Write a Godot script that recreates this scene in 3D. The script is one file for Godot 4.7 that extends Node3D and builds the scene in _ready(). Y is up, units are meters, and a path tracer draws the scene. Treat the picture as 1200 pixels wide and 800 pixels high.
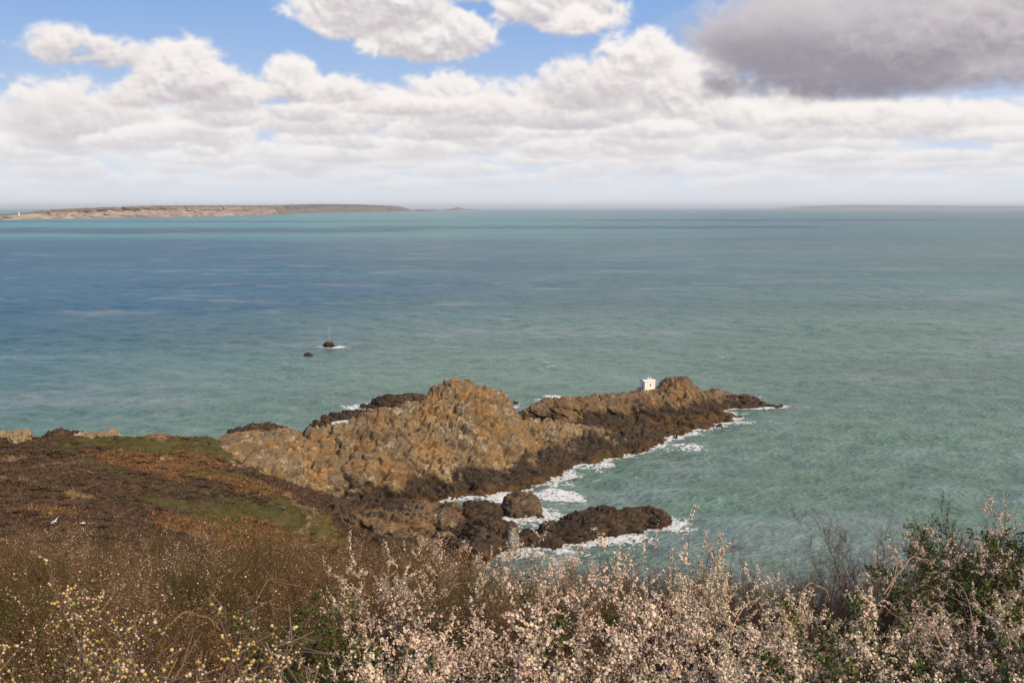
extends Node3D

# ------------------------------------------------------------------ camera geometry
const EYE := Vector3(0.0, 65.0, 0.0)
const LENS_PX := 1168.0            # focal length in pixels of the 1200 x 800 photograph
const PITCH := 0.13370             # the camera looks 7.66 degrees down
const SUN_AZ := 130.0              # degrees to the right of the view direction
const SUN_EL := 34.0

var rng := RandomNumberGenerator.new()

func nz(seed_: int, freq: float, oct := 4, kind := FastNoiseLite.TYPE_SIMPLEX_SMOOTH, fract := FastNoiseLite.FRACTAL_FBM) -> FastNoiseLite:
	var n := FastNoiseLite.new()
	n.seed = seed_
	n.noise_type = kind
	n.frequency = freq
	n.fractal_type = fract if oct > 1 else FastNoiseLite.FRACTAL_NONE
	n.fractal_octaves = oct
	return n

func cell(seed_: int, freq: float, ret: int) -> FastNoiseLite:
	var n := nz(seed_, freq, 1, FastNoiseLite.TYPE_CELLULAR)
	n.cellular_return_type = ret
	n.cellular_distance_function = FastNoiseLite.DISTANCE_EUCLIDEAN
	n.cellular_jitter = 0.95
	return n

# direction through a pixel of the photograph
func ray(u: float, v: float) -> Vector3:
	var x := (u - 600.0) / LENS_PX
	var y := (400.0 - v) / LENS_PX
	return Vector3(x, y * cos(PITCH) - sin(PITCH), -cos(PITCH) - y * sin(PITCH))

# the point seen at a pixel, z metres ahead
func at_z(u: float, v: float, z: float) -> Vector3:
	var d := ray(u, v)
	return EYE + d * (z / -d.z)

# the point seen at a pixel, at height y
func at_y(u: float, v: float, y: float) -> Vector3:
	var d := ray(u, v)
	return EYE + d * ((y - EYE.y) / d.y)

func sstep(a: float, b: float, x: float) -> float:
	var t := clampf((x - a) / (b - a), 0.0, 1.0)
	return t * t * (3.0 - 2.0 * t)

# ------------------------------------------------------------------ sky: air and clouds
# a cloud is [azimuth, elevation of the middle, half width, half height, how dense, how dark] in degrees
var clouds: Array = []
var n_big: FastNoiseLite
var n_mid: FastNoiseLite
var n_low: FastNoiseLite
var n_fine: FastNoiseLite
var n_warp: FastNoiseLite

func px_cloud(u: float, v: float, w: float, h: float, dense: float, dark: float) -> void:
	var d := ray(u, v).normalized()
	clouds.append([rad_to_deg(atan2(d.x, -d.z)), rad_to_deg(asin(d.y)), w / 20.4, h / 20.4, dense, dark])

func list_clouds() -> void:
	# the ones one can tell apart
	px_cloud(440, 10, 95, 42, 1.15, 0.12)
	px_cloud(500, 48, 85, 36, 1.15, 0.1)
	px_cloud(400, 28, 50, 26, 0.9, 0.1)
	px_cloud(655, 10, 82, 38, 1.1, 0.14)
	px_cloud(690, 26, 50, 22, 0.7, 0.1)
	px_cloud(548, -14, 60, 22, 0.7, 0.3)
	px_cloud(95, 60, 70, 26, 0.85, 0.25)
	px_cloud(60, 45, 24, 18, 0.5, 0.2)
	px_cloud(215, 92, 62, 42, 1.1, 0.14)
	px_cloud(255, 110, 62, 30, 0.9, 0.18)
	px_cloud(165, 112, 50, 24, 0.7, 0.25)
	px_cloud(342, 96, 36, 36, 1.1, 0.05)
	px_cloud(395, 108, 58, 20, 0.9, 0.1)
	px_cloud(90, 138, 90, 42, 1.0, 0.22)
	px_cloud(20, 165, 90, 40, 0.9, 0.2)
	px_cloud(150, 155, 80, 34, 0.8, 0.12)
	px_cloud(440, 135, 90, 36, 0.9, 0.1)
	px_cloud(520, 125, 90, 40, 0.9, 0.16)
	px_cloud(600, 125, 70, 34, 0.8, 0.22)
	px_cloud(690, 105, 75, 40, 0.95, 0.26)
	px_cloud(745, 72, 55, 40, 0.9, 0.08)
	px_cloud(775, 105, 100, 50, 1.0, 0.04)
	px_cloud(1020, 36, 200, 72, 1.9, 0.70)
	px_cloud(905, 50, 85, 58, 1.1, 0.85)
	px_cloud(970, 92, 160, 40, 1.3, 1.0)
	px_cloud(1160, 66, 150, 56, 1.3, 0.6)
	px_cloud(1250, 10, 160, 70, 1.4, 0.55)
	px_cloud(850, 130, 180, 40, 0.8, 0.1)
	px_cloud(1060, 145, 200, 30, 0.9, 0.05)
	var r := RandomNumberGenerator.new()
	r.seed = 76
	# rows of small cumulus towards the horizon
	for k in 120:
		var v := 118.0 + 100.0 * sqrt(r.randf())
		var t := (v - 118.0) / 94.0
		px_cloud(r.randf_range(-60.0, 1260.0), v, r.randf_range(30.0, 95.0) * (1.0 - 0.3 * t), r.randf_range(13.0, 26.0) * (1.0 - 0.45 * t), r.randf_range(0.75, 1.15), r.randf_range(0.0, 0.26))
	# the same kind of sky goes on all round
	r.seed = 77
	for k in 150:
		var az := r.randf_range(33.0, 327.0)
		var el := r.randf_range(2.5, 13.0) if k < 90 else r.randf_range(13.0, 28.0)
		var big := r.randf()
		clouds.append([az if az < 180.0 else az - 360.0, el, lerpf(1.6, 8.0, big * big), lerpf(1.0, 3.0, big * big), r.randf_range(0.7, 1.4), r.randf_range(0.05, 0.3) + (0.45 if big > 0.9 else 0.0)])
	for k in 34:
		var az := r.randf_range(-32.0, 32.0)
		clouds.append([az, r.randf_range(15.0, 28.0), r.randf_range(2.0, 6.0), r.randf_range(1.2, 2.6), r.randf_range(0.7, 1.3), r.randf_range(0.05, 0.4)])

func tone(lit: float) -> Vector3:
	return Vector3(0.30, 0.275, 0.325).lerp(Vector3(0.62, 0.575, 0.60), sstep(0.15, 0.5, lit)).lerp(Vector3(0.99, 0.935, 0.895), sstep(0.42, 0.95, lit))

func sky_strip(e0: float, e1: float, cols: int, rows: int) -> Image:
	var de := (e1 - e0) / rows
	var da := 360.0 / cols
	# the roughness of clouds
	var f := PackedFloat32Array()
	f.resize(cols * rows)
	var pic := PackedVector3Array()
	pic.resize(cols * rows)
	for j in rows:
		var e := e0 + (j + 0.5) * de
		var er := deg_to_rad(e)
		var y := sin(er)
		var low := 1.0 - sstep(2.5, 7.0, e)
		var high := sstep(14.0, 30.0, e)
		# clear air, linear colour
		var sky := Vector3(0.62, 0.74, 0.88).lerp(Vector3(0.245, 0.43, 0.78), sstep(0.0, 13.0, e))
		sky = sky.lerp(Vector3(0.15, 0.29, 0.62), sstep(16.0, 70.0, e))
		for i in cols:
			var a := deg_to_rad((i + 0.5) * da)
			var k := j * cols + i
			var dx := sin(a) * cos(er)
			var dz := -cos(a) * cos(er)
			var w := n_warp.get_noise_3d(dx * 30.0, y * 50.0, dz * 30.0)
			var p := Vector3(dx, y * 1.35, dz) * 26.0 + Vector3(w, w * 0.6, -w) * 0.4
			f[k] = n_big.get_noise_3dv(p) * 0.85 + (0.62 - 2.0 * absf(n_mid.get_noise_3dv(p * 2.2))) * 0.42 + n_fine.get_noise_3dv(p * 6.0) * 0.08
			var c := sky
			# thin veils far off
			var veil := n_low.get_noise_3d(dx * 16.0, y * 55.0, dz * 16.0)
			c = c.lerp(Vector3(0.86, 0.85, 0.87), low * sstep(-0.35, 0.35, veil) * 0.85)
			c = c.lerp(Vector3(0.72, 0.71, 0.75), low * sstep(0.1, 0.5, n_low.get_noise_3d(dx * 20.0 + 9.0, y * 80.0, dz * 20.0)) * 0.6)
			if high > 0.0:
				# overhead the gaps and clouds are seen from below
				var s := 6.0 / maxf(y, 0.2)
				var d := -0.12 + n_low.get_noise_3d(dx * s, 5.0, dz * s) * 1.5 + f[k] * 0.6
				c = c.lerp(tone(0.80 - 0.3 * sstep(0.1, 0.9, d) + 0.15 * f[k]), high * sstep(-0.05, 0.4, d))
			pic[k] = c
	# clouds one behind the other, the far low ones first
	var order := clouds.duplicate()
	order.sort_custom(func(a, b): return a[1] - a[3] < b[1] - b[3])
	var up := maxi(1, int(0.55 / de))
	var up2 := maxi(1, int(0.2 / de))
	var side := maxi(1, int(0.25 / da))
	var turn := 0
	for c in order:
		turn += 1
		var half: float = c[2] * 1.7
		var tall: float = c[3] * 1.7
		if c[1] + tall < e0 or c[1] - tall > e1:
			continue
		var j0 := maxi(0, int((c[1] - tall - e0) / de))
		var j1 := mini(rows - 1, int((c[1] + tall - e0) / de))
		var i0 := int((c[0] - half) / da - 0.5)
		var i1 := int((c[0] + half) / da - 0.5)
		var shift := turn * 577
		var dk: float = c[5]
		var soft := 0.95 * sstep(0.3, 0.7, dk)
		var crisp: float = (1.0 - 0.75 * sstep(0.3, 0.7, dk)) * (0.45 + 0.55 * sstep(3.0, 9.0, c[1]))
		for j in range(j0, j1 + 1):
			var y: float = (e0 + (j + 0.5) * de - c[1]) / c[3]
			var yq := y * 1.5 if y < 0.0 else y
			var ju := mini(rows - 1, j + up)
			var ju2 := mini(rows - 1, j + up2)
			for i in range(i0, i1 + 1):
				var x: float = ((i + 0.5) * da - c[0]) / c[2]
				var q := 1.0 - (x * x + yq * yq) * 0.62
				if q <= 0.0:
					continue
				q = q * q * (3.0 - 2.0 * q) * c[4]
				var is_ := posmod(i + shift, cols)
				var n := f[j * cols + is_]
				var d := q * 1.35 - 0.50 + n * 0.85
				if d <= -0.10:
					continue
				var al := sstep(-0.10, 0.62 + soft, d)
				var g := n - f[ju * cols + is_]
				var g2 := n - f[ju2 * cols + (is_ + side) % cols]
				var lit: float = 0.71 + 0.26 * sstep(-0.55, 0.75, y + n * 0.5) + (0.26 * g + 0.22 * g2) * crisp - 0.27 * sstep(0.05, 0.9, -y - n * 0.3) - 0.10 * sstep(0.5, 1.2, d)
				lit = clampf(lit, 0.47, 1.0)
				lit *= 1.0 - 0.78 * dk * sstep(-0.05, 0.5, d) * (1.0 - 0.35 * sstep(-0.2, 0.9, y))
				var k := j * cols + posmod(i, cols)
				pic[k] = pic[k].lerp(tone(lit), al * 0.97)
	var bytes := PackedByteArray()
	bytes.resize(cols * rows * 3)
	var hz := Vector3(0.80, 0.83, 0.885)
	for j in rows:
		var e := e0 + (j + 0.5) * de
		var haze := 1.0 - sstep(-0.6, 7.2, e)
		haze = pow(haze, 1.7)
		for i in cols:
			var k := j * cols + i
			var c := pic[k].lerp(hz, haze)
			bytes[k * 3] = int(clampf(pow(c.x, 0.4545), 0.0, 1.0) * 255.0)
			bytes[k * 3 + 1] = int(clampf(pow(c.y, 0.4545), 0.0, 1.0) * 255.0)
			bytes[k * 3 + 2] = int(clampf(pow(c.z, 0.4545), 0.0, 1.0) * 255.0)
	var im := Image.create_from_data(cols, rows, false, Image.FORMAT_RGB8, bytes)
	im.flip_y()
	return im

func make_sky() -> PanoramaSkyMaterial:
	n_big = nz(11, 0.55, 4)
	n_mid = nz(12, 0.55, 4)
	n_low = nz(13, 0.6, 5)
	n_fine = nz(14, 0.6, 3)
	n_warp = nz(15, 0.8, 3)
	list_clouds()
	var full := Image.create(4096, 2048, false, Image.FORMAT_RGB8)
	full.fill(Color(0.80, 0.83, 0.88).linear_to_srgb())
	var low := sky_strip(0.0, 24.0, 4096, 273)
	var top := sky_strip(24.0, 90.0, 1024, 188)
	top.resize(4096, 751, Image.INTERPOLATE_CUBIC)
	full.blit_rect(top, Rect2i(0, 0, 4096, 751), Vector2i(0, 0))
	full.blit_rect(low, Rect2i(0, 0, 4096, 273), Vector2i(0, 751))
	var m := PanoramaSkyMaterial.new()
	m.panorama = ImageTexture.create_from_image(full)
	m.filter = true
	return m

# ------------------------------------------------------------------ meshes and nodes
func mat(rough := 0.9, spec := 0.3, name_ := "") -> StandardMaterial3D:
	var m := StandardMaterial3D.new()
	m.vertex_color_use_as_albedo = true
	m.roughness = rough
	m.metallic_specular = spec
	m.resource_name = name_
	return m

func plain(c: Color, rough := 0.8, spec := 0.3) -> StandardMaterial3D:
	var m := StandardMaterial3D.new()
	m.albedo_color = c.linear_to_srgb()
	m.roughness = rough
	m.metallic_specular = spec
	return m

func to_mesh(v: PackedVector3Array, n: PackedVector3Array, c: PackedColorArray, idx: PackedInt32Array, uv := PackedVector2Array()) -> ArrayMesh:
	var a := []
	a.resize(Mesh.ARRAY_MAX)
	a[Mesh.ARRAY_VERTEX] = v
	if n.size():
		a[Mesh.ARRAY_NORMAL] = n
	if c.size():
		a[Mesh.ARRAY_COLOR] = c
	if uv.size():
		a[Mesh.ARRAY_TEX_UV] = uv
	a[Mesh.ARRAY_INDEX] = idx
	var m := ArrayMesh.new()
	m.add_surface_from_arrays(Mesh.PRIMITIVE_TRIANGLES, a)
	return m

func part(mesh: Mesh, called: String, m: Material, parent: Node) -> MeshInstance3D:
	var o := MeshInstance3D.new()
	o.name = called
	o.mesh = mesh
	o.material_override = m
	parent.add_child(o, true)
	return o

var taken := {}
func numbered(called: String) -> String:
	var k: int = taken.get(called, -1) + 1
	taken[called] = k
	return called if k == 0 else "%s_%03d" % [called, k]

func tag(o: Node, label: String, category: String, group := "") -> void:
	o.set_meta("label", label)
	o.set_meta("category", category)
	if group:
		o.set_meta("group", group)

func setting(o: Node) -> void:
	o.set_meta("kind", "structure")

func thing(called: String, label: String, category: String, at: Vector3, group := "") -> Node3D:
	var o := Node3D.new()
	o.name = numbered(called)
	o.position = at
	add_child(o)
	tag(o, label, category, group)
	return o

func single(mesh: Mesh, called: String, m: Material, label: String, category: String, at := Vector3.ZERO, group := "") -> MeshInstance3D:
	var o := MeshInstance3D.new()
	o.name = numbered(called)
	o.mesh = mesh
	o.material_override = m
	o.position = at
	add_child(o)
	tag(o, label, category, group)
	return o

# normals of a grid of nu x nv points; side: which way is out (+1 or -1 times du x dv)
func grid_normals(p: PackedVector3Array, nu: int, nv: int, side: float, wrap := false) -> PackedVector3Array:
	var n := PackedVector3Array()
	n.resize(p.size())
	for j in nv:
		for i in nu:
			var il := (i - 1 + nu) % nu if wrap else maxi(i - 1, 0)
			var ir := (i + 1) % nu if wrap else mini(i + 1, nu - 1)
			var du := p[j * nu + ir] - p[j * nu + il]
			var dv := p[mini(j + 1, nv - 1) * nu + i] - p[maxi(j - 1, 0) * nu + i]
			var c := du.cross(dv) * side
			n[j * nu + i] = c.normalized() if c.length_squared() > 1e-12 else Vector3.UP
	return n

func grid_index(nu: int, nv: int, side: float, wrap := false) -> PackedInt32Array:
	var idx := PackedInt32Array()
	var cols := nu if wrap else nu - 1
	idx.resize(cols * (nv - 1) * 6)
	var k := 0
	for j in nv - 1:
		for i in cols:
			var a := j * nu + i
			var b := j * nu + (i + 1) % nu
			var c := a + nu
			var d := (j + 1) * nu + (i + 1) % nu
			if side > 0.0:
				idx[k] = a; idx[k + 1] = c; idx[k + 2] = b
				idx[k + 3] = b; idx[k + 4] = c; idx[k + 5] = d
			else:
				idx[k] = a; idx[k + 1] = b; idx[k + 2] = c
				idx[k + 3] = b; idx[k + 4] = d; idx[k + 5] = c
			k += 6
	return idx

func catmull(a: Vector3, b: Vector3, c: Vector3, d: Vector3, t: float) -> Vector3:
	return b.cubic_interpolate(c, a, d, t)

# a smooth line through points, resampled evenly
func resample(pts: Array, count: int) -> PackedVector3Array:
	var fine := PackedVector3Array()
	var n := pts.size()
	for k in n - 1:
		for s in 10:
			fine.append(catmull(pts[maxi(k - 1, 0)], pts[k], pts[k + 1], pts[mini(k + 2, n - 1)], s / 10.0))
	fine.append(pts[n - 1])
	var acc := PackedFloat32Array([0.0])
	for k in range(1, fine.size()):
		acc.append(acc[k - 1] + fine[k].distance_to(fine[k - 1]))
	var total := acc[acc.size() - 1]
	var out := PackedVector3Array()
	var at := 0
	for k in count:
		var want := total * k / (count - 1)
		while at < acc.size() - 2 and acc[at + 1] < want:
			at += 1
		var seg := acc[at + 1] - acc[at]
		out.append(fine[at].lerp(fine[at + 1], clampf((want - acc[at]) / maxf(seg, 1e-6), 0.0, 1.0)))
	return out

# boxes, with slightly cut edges
func box_into(v: PackedVector3Array, idx: PackedInt32Array, lo: Vector3, hi: Vector3) -> void:
	var q := [[0, 2, 3, 1], [4, 5, 7, 6], [0, 1, 5, 4], [2, 6, 7, 3], [0, 4, 6, 2], [1, 3, 7, 5]]
	var c := []
	for k in 8:
		c.append(Vector3(hi.x if k & 1 else lo.x, hi.y if k & 2 else lo.y, hi.z if k & 4 else lo.z))
	for f in q:
		var b := v.size()
		for k in 4:
			v.append(c[f[k]])
		for k in [0, 1, 2, 0, 2, 3]:
			idx.append(b + k)

func box_mesh(lo: Vector3, hi: Vector3, bevel := 0.02) -> ArrayMesh:
	# a box with chamfered edges: three crossed slabs hull
	var pts := PackedVector3Array()
	for sx in [0, 1]:
		for sy in [0, 1]:
			for sz in [0, 1]:
				var p := Vector3(hi.x if sx else lo.x, hi.y if sy else lo.y, hi.z if sz else lo.z)
				var s := Vector3(-1 if sx else 1, -1 if sy else 1, -1 if sz else 1) * bevel
				pts.append(p + Vector3(0, s.y, s.z))
				pts.append(p + Vector3(s.x, 0, s.z))
				pts.append(p + Vector3(s.x, s.y, 0))
	var st := SurfaceTool.new()
	st.begin(Mesh.PRIMITIVE_TRIANGLES)
	var mid := (lo + hi) * 0.5
	var id := func(sx, sy, sz, a): return (sx * 4 + sy * 2 + sz) * 3 + a
	var poly := []
	for s in [0, 1]:
		poly.append([id.call(s, 0, 0, 0), id.call(s, 1, 0, 0), id.call(s, 1, 1, 0), id.call(s, 0, 1, 0)])
		poly.append([id.call(0, s, 0, 1), id.call(1, s, 0, 1), id.call(1, s, 1, 1), id.call(0, s, 1, 1)])
		poly.append([id.call(0, 0, s, 2), id.call(1, 0, s, 2), id.call(1, 1, s, 2), id.call(0, 1, s, 2)])
		for t in [0, 1]:
			poly.append([id.call(0, s, t, 1), id.call(1, s, t, 1), id.call(1, s, t, 2), id.call(0, s, t, 2)])
			poly.append([id.call(s, 0, t, 0), id.call(s, 1, t, 0), id.call(s, 1, t, 2), id.call(s, 0, t, 2)])
			poly.append([id.call(s, t, 0, 0), id.call(s, t, 1, 0), id.call(s, t, 1, 1), id.call(s, t, 0, 1)])
			for w in [0, 1]:
				poly.append([id.call(s, t, w, 0), id.call(s, t, w, 1), id.call(s, t, w, 2)])
	for f in poly:
		var c := Vector3.ZERO
		for k in f:
			c += pts[k]
		c /= f.size()
		var n: Vector3 = (pts[f[1]] - pts[f[0]]).cross(pts[f[2]] - pts[f[0]])
		var g: Array = f
		if n.dot(c - mid) > 0.0:
			g = f.duplicate()
			g.reverse()
		var nn: Vector3 = -(pts[g[1]] - pts[g[0]]).cross(pts[g[2]] - pts[g[0]]).normalized()
		for k in range(1, g.size() - 1):
			for i in [0, k, k + 1]:
				st.set_normal(nn)
				st.add_vertex(pts[g[i]])
	return st.commit()

# a tapering pole from a to b
func pole_mesh(a: Vector3, b: Vector3, r0: float, r1: float, sides := 8) -> ArrayMesh:
	var v := PackedVector3Array()
	var ax := (b - a).normalized()
	var s := ax.cross(Vector3(0.3, 0.1, 0.94)).normalized()
	var t := ax.cross(s)
	for ring in [[a, 0.0], [a, r0], [b, r1], [b, 0.0]]:
		for k in sides:
			var an := TAU * k / sides
			v.append(ring[0] + (s * cos(an) + t * sin(an)) * ring[1])
	var st := SurfaceTool.new()
	st.begin(Mesh.PRIMITIVE_TRIANGLES)
	st.set_smooth_group(-1)
	for j in 3:
		for k in sides:
			var p := [v[j * sides + k], v[j * sides + (k + 1) % sides], v[(j + 1) * sides + k], v[(j + 1) * sides + (k + 1) % sides]]
			for i in [0, 1, 2, 1, 3, 2]:
				st.add_vertex(p[i])
	st.generate_normals()
	return st.commit()

# ------------------------------------------------------------------ sea
var sea_swell: FastNoiseLite
var sea_patch: FastNoiseLite

func sea_y(x: float, z: float) -> float:
	var r := Vector2(x, z).length()
	var f := clampf(1.0 - r / 3000.0, 0.0, 1.0)
	return (sea_swell.get_noise_2d(x * 0.55 + z * 0.25, z * 1.0 - x * 0.35) * 1.1 * (1.0 + 0.9 * sea_swell.get_noise_2d(x * 0.05 + 90.0, z * 0.11)) + sea_swell.get_noise_2d(x * 0.16 + 300.0, z * 0.30) * 0.8) * f

func chop_texture() -> ImageTexture:
	# short wind waves, one tile of 180 m
	var n := nz(31, 0.018, 5)
	n.domain_warp_enabled = true
	n.domain_warp_amplitude = 18.0
	n.domain_warp_frequency = 0.012
	var im := n.get_seamless_image(1024, 1024, false, false, 0.25)
	var n2 := nz(32, 0.045, 4, FastNoiseLite.TYPE_SIMPLEX_SMOOTH, FastNoiseLite.FRACTAL_RIDGED)
	var im2 := n2.get_seamless_image(1024, 1024, false, false, 0.25)
	var a := im.get_data()
	var b := im2.get_data()
	for k in a.size():
		a[k] = int(a[k] * 0.55 + b[k] * 0.45)
	chop_bytes = a
	return ImageTexture.create_from_image(Image.create_from_data(1024, 1024, false, Image.FORMAT_L8, a))

var chop_bytes := PackedByteArray()
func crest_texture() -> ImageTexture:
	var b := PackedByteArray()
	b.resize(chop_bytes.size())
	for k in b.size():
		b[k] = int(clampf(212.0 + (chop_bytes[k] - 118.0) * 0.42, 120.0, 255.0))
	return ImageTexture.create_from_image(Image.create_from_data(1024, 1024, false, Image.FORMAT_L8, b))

func make_sea() -> void:
	sea_swell = nz(21, 0.055, 4)
	sea_patch = nz(22, 0.0011, 4)
	var streak := nz(23, 0.004, 4)
	var v := PackedVector3Array()
	var c := PackedColorArray()
	var uv := PackedVector2Array()
	# rings that widen with distance, over the whole circle
	var radii := PackedFloat32Array()
	var r := 60.0
	while r < 60000.0:
		radii.append(r)
		r *= 1.0115 if r < 3500.0 else 1.035
	radii.append(60000.0)
	var angs := PackedFloat32Array()
	var a := -180.0
	while a < 179.99:
		angs.append(a)
		a += 0.16 if absf(a + 0.01) < 32.0 else 4.0
	var nu := angs.size()
	var nv := radii.size()
	for j in nv:
		for i in nu:
			var an := deg_to_rad(angs[i])
			var x := sin(an) * radii[j]
			var z := -cos(an) * radii[j]
			v.append(Vector3(x, sea_y(x, z), z))
			uv.append(Vector2(x * 0.8 + z * 0.25, z - x * 0.12) / 150.0)
			# water: milky green inshore, clearer and bluer off the point
			var p := sea_patch.get_noise_2d(x * 0.6, z * 1.3)
			var s := streak.get_noise_2d(x * 0.35, z * 1.2)
			var off := sstep(110.0, 620.0, Vector2(x - 10.0, z + 230.0).length() * (1.0 + 0.35 * p) - x * 0.5)
			var right := sstep(-0.35, 0.35, x / radii[j] + 0.35 * p)
			var open := Vector3(0.005, 0.115, 0.195).lerp(Vector3(0.095, 0.205, 0.195), right)
			# far off the water is turquoise, with sunlit brightness put into its colour
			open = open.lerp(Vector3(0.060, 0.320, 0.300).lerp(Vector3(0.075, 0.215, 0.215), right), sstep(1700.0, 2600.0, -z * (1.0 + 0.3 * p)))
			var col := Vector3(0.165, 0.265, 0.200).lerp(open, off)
			col *= 1.0 + 0.30 * s
			# pale sheen of the sky, painted into the water colour as streaks
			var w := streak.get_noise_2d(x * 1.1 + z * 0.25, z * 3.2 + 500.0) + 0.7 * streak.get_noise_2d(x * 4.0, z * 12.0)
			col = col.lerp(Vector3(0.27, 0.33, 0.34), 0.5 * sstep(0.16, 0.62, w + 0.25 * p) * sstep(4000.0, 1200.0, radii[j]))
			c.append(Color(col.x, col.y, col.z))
	var m := mat(0.32, 0.285, "sea water")
	# wave shading put into the colour: crests paler, troughs darker
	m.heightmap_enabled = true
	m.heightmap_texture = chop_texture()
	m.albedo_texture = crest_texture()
	m.heightmap_scale = 110.0
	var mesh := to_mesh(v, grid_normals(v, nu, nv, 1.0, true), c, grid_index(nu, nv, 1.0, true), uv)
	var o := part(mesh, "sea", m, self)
	setting(o)

# broken cumulus overhead, out of the picture: its shadows lie on the sea
func make_clouds() -> void:
	var lumpy := nz(25, 0.0032, 5)
	var white := plain(Color(0.85, 0.86, 0.88), 1.0, 0.0)
	var az := deg_to_rad(SUN_AZ)
	var back := Vector3(sin(az), 0, -cos(az)) / tan(deg_to_rad(SUN_EL))
	# middle of the shadow (x, z), half size across and along, height of the cloud
	for q in [[-1500.0, -2860.0, 1250.0, 330.0, 1150.0], [300.0, -3300.0, 900.0, 200.0, 1200.0], [-1900.0, -4700.0, 1300.0, 260.0, 1400.0], [1500.0, -5200.0, 1500.0, 300.0, 1500.0]]:
		var mid: Vector3 = Vector3(q[0], 0, q[1]) + back * q[4] + Vector3.UP * q[4]
		var v := PackedVector3Array()
		var nu := 96
		var nv := 40
		for j in nv:
			var th := PI * (0.001 + 0.998 * j / (nv - 1))
			for i in nu:
				var ph := TAU * i / nu
				var d := Vector3(cos(ph) * sin(th), cos(th), sin(ph) * sin(th))
				var p := Vector3(d.x * q[2], d.y * (150.0 if d.y > 0.0 else 40.0), d.z * q[3])
				var n := lumpy.get_noise_3dv(p + mid)
				v.append(p * (1.0 + 0.75 * n))
		var o := part(to_mesh(v, grid_normals(v, nu, nv, -1.0, true), PackedColorArray(), grid_index(nu, nv, -1.0, true)), numbered("cloud"), white, self)
		o.position = mid
		setting(o)

# ------------------------------------------------------------------ the hillside: a smooth sheet through known points
var hp: PackedVector2Array = []
var hw: PackedFloat64Array = []
var hill_bump: FastNoiseLite
var hill_fine: FastNoiseLite
var hill_kind: FastNoiseLite

func solve_hill() -> void:
	var pts: Array[Vector3] = []
	# seen points: pixel and how far ahead
	for q in [
		[-250, 640, 108], [-250, 560, 165], [-200, 512, 215],
		[0, 640, 105], [0, 600, 130], [0, 565, 155], [0, 540, 180], [0, 516, 203],
		[90, 640, 112], [90, 600, 138], [90, 560, 166], [90, 535, 186], [90, 514, 206],
		[170, 640, 118], [170, 600, 145], [170, 566, 168], [170, 540, 188], [170, 513, 210],
		[240, 645, 132], [240, 610, 152], [240, 578, 174], [240, 545, 194], [240, 513, 214],
		[290, 648, 146], [290, 612, 162], [290, 583, 178], [290, 560, 190],
		[335, 650, 156], [335, 620, 169], [335, 590, 181], [325, 573, 189],
		[372, 650, 162], [374, 620, 170], [372, 600, 176]]:
		pts.append(at_z(q[0], q[1], q[2]))
	# known ground: x, y, z
	for q in [
		[-200, 70, 40], [0, 68, 40], [120, 70, 40], [0, 63.3, 1], [-60, 65, 0], [60, 64, 0],
		[-3, 61.2, -5], [0, 61.1, -5], [3, 61.4, -5], [-7, 59.4, -10.5], [0, 59.3, -10.5], [5, 60.2, -10.5], [9, 60.4, -12],
		[-12, 57.0, -18], [0, 56.8, -18], [8, 56.6, -17], [14, 56.5, -18], [-18, 53.6, -28], [-4, 53.3, -28], [10, 51, -28], [24, 48, -30],
		[-45, 50, -40], [-24, 47.0, -45], [0, 45, -45], [22, 40, -45], [50, 34, -45],
		[-60, 41, -62], [-30, 40.6, -62], [0, 38.5, -62], [25, 30, -62],
		[-70, 34.3, -82], [-40, 33.6, -82], [-10, 24, -82], [15, 21, -82], [45, 12, -75],
		[-30, 21, -105], [-8, 10, -108], [18, 7, -108], [50, -2, -105],
		[-26, 11, -130], [-5, -2, -132], [20, -3, -132], [60, -7, -130],
		[-22, 3.5, -155], [-5, -3, -155], [15, -5, -160], [-26, 5, -172], [-14, 1.5, -178], [-28, 2.5, -186], [-14, 1.0, -195], [5, -4, -190], [30, -6, -195], [-36, 4, -196], [-24, 0, -205],
		[-110, 10, -216], [-85, 9, -219], [-64, 9, -222], [-115, -3, -232], [-85, -4, -234], [-60, -4, -238], [-40, 0, -225], [-30, -5, -245],
		[-200, 30, -150], [-200, 22, -200], [-200, -4, -240], [-200, 45, -70], [130, 40, 0], [130, 5, -50], [110, -8, -110], [60, -8, -190], [20, -8, -240]]:
		pts.append(Vector3(q[0], q[1], q[2]))
	var n := pts.size()
	var a: Array[PackedFloat64Array] = []
	for i in n:
		var row := PackedFloat64Array()
		row.resize(n + 1)
		for j in n:
			row[j] = sqrt(Vector2(pts[i].x - pts[j].x, pts[i].z - pts[j].z).length_squared() + 9.0)
		row[i] += -0.02
		row[n] = pts[i].y - 20.0
		a.append(row)
	for i in n:
		var best := i
		for k in range(i + 1, n):
			if absf(a[k][i]) > absf(a[best][i]):
				best = k
		var t := a[i]
		a[i] = a[best]
		a[best] = t
		for k in range(i + 1, n):
			var f := a[k][i] / a[i][i]
			if f != 0.0:
				for j in range(i, n + 1):
					a[k][j] -= f * a[i][j]
	hw.resize(n)
	for i in range(n - 1, -1, -1):
		var s := a[i][n]
		for j in range(i + 1, n):
			s -= a[i][j] * hw[j]
		hw[i] = s / a[i][i]
	for q in pts:
		hp.append(Vector2(q.x, q.z))

func hill_raw(x: float, z: float) -> float:
	var p := Vector2(x, z)
	var s := 20.0
	for k in hp.size():
		s += hw[k] * sqrt(p.distance_squared_to(hp[k]) + 9.0)
	return s

# heights kept on a 1.5 m grid
const HX := -231.0
const HZ := -246.0
const HS := 1.5
var hgrid := PackedFloat32Array()
var hcols := 0
var hrows := 0

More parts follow.
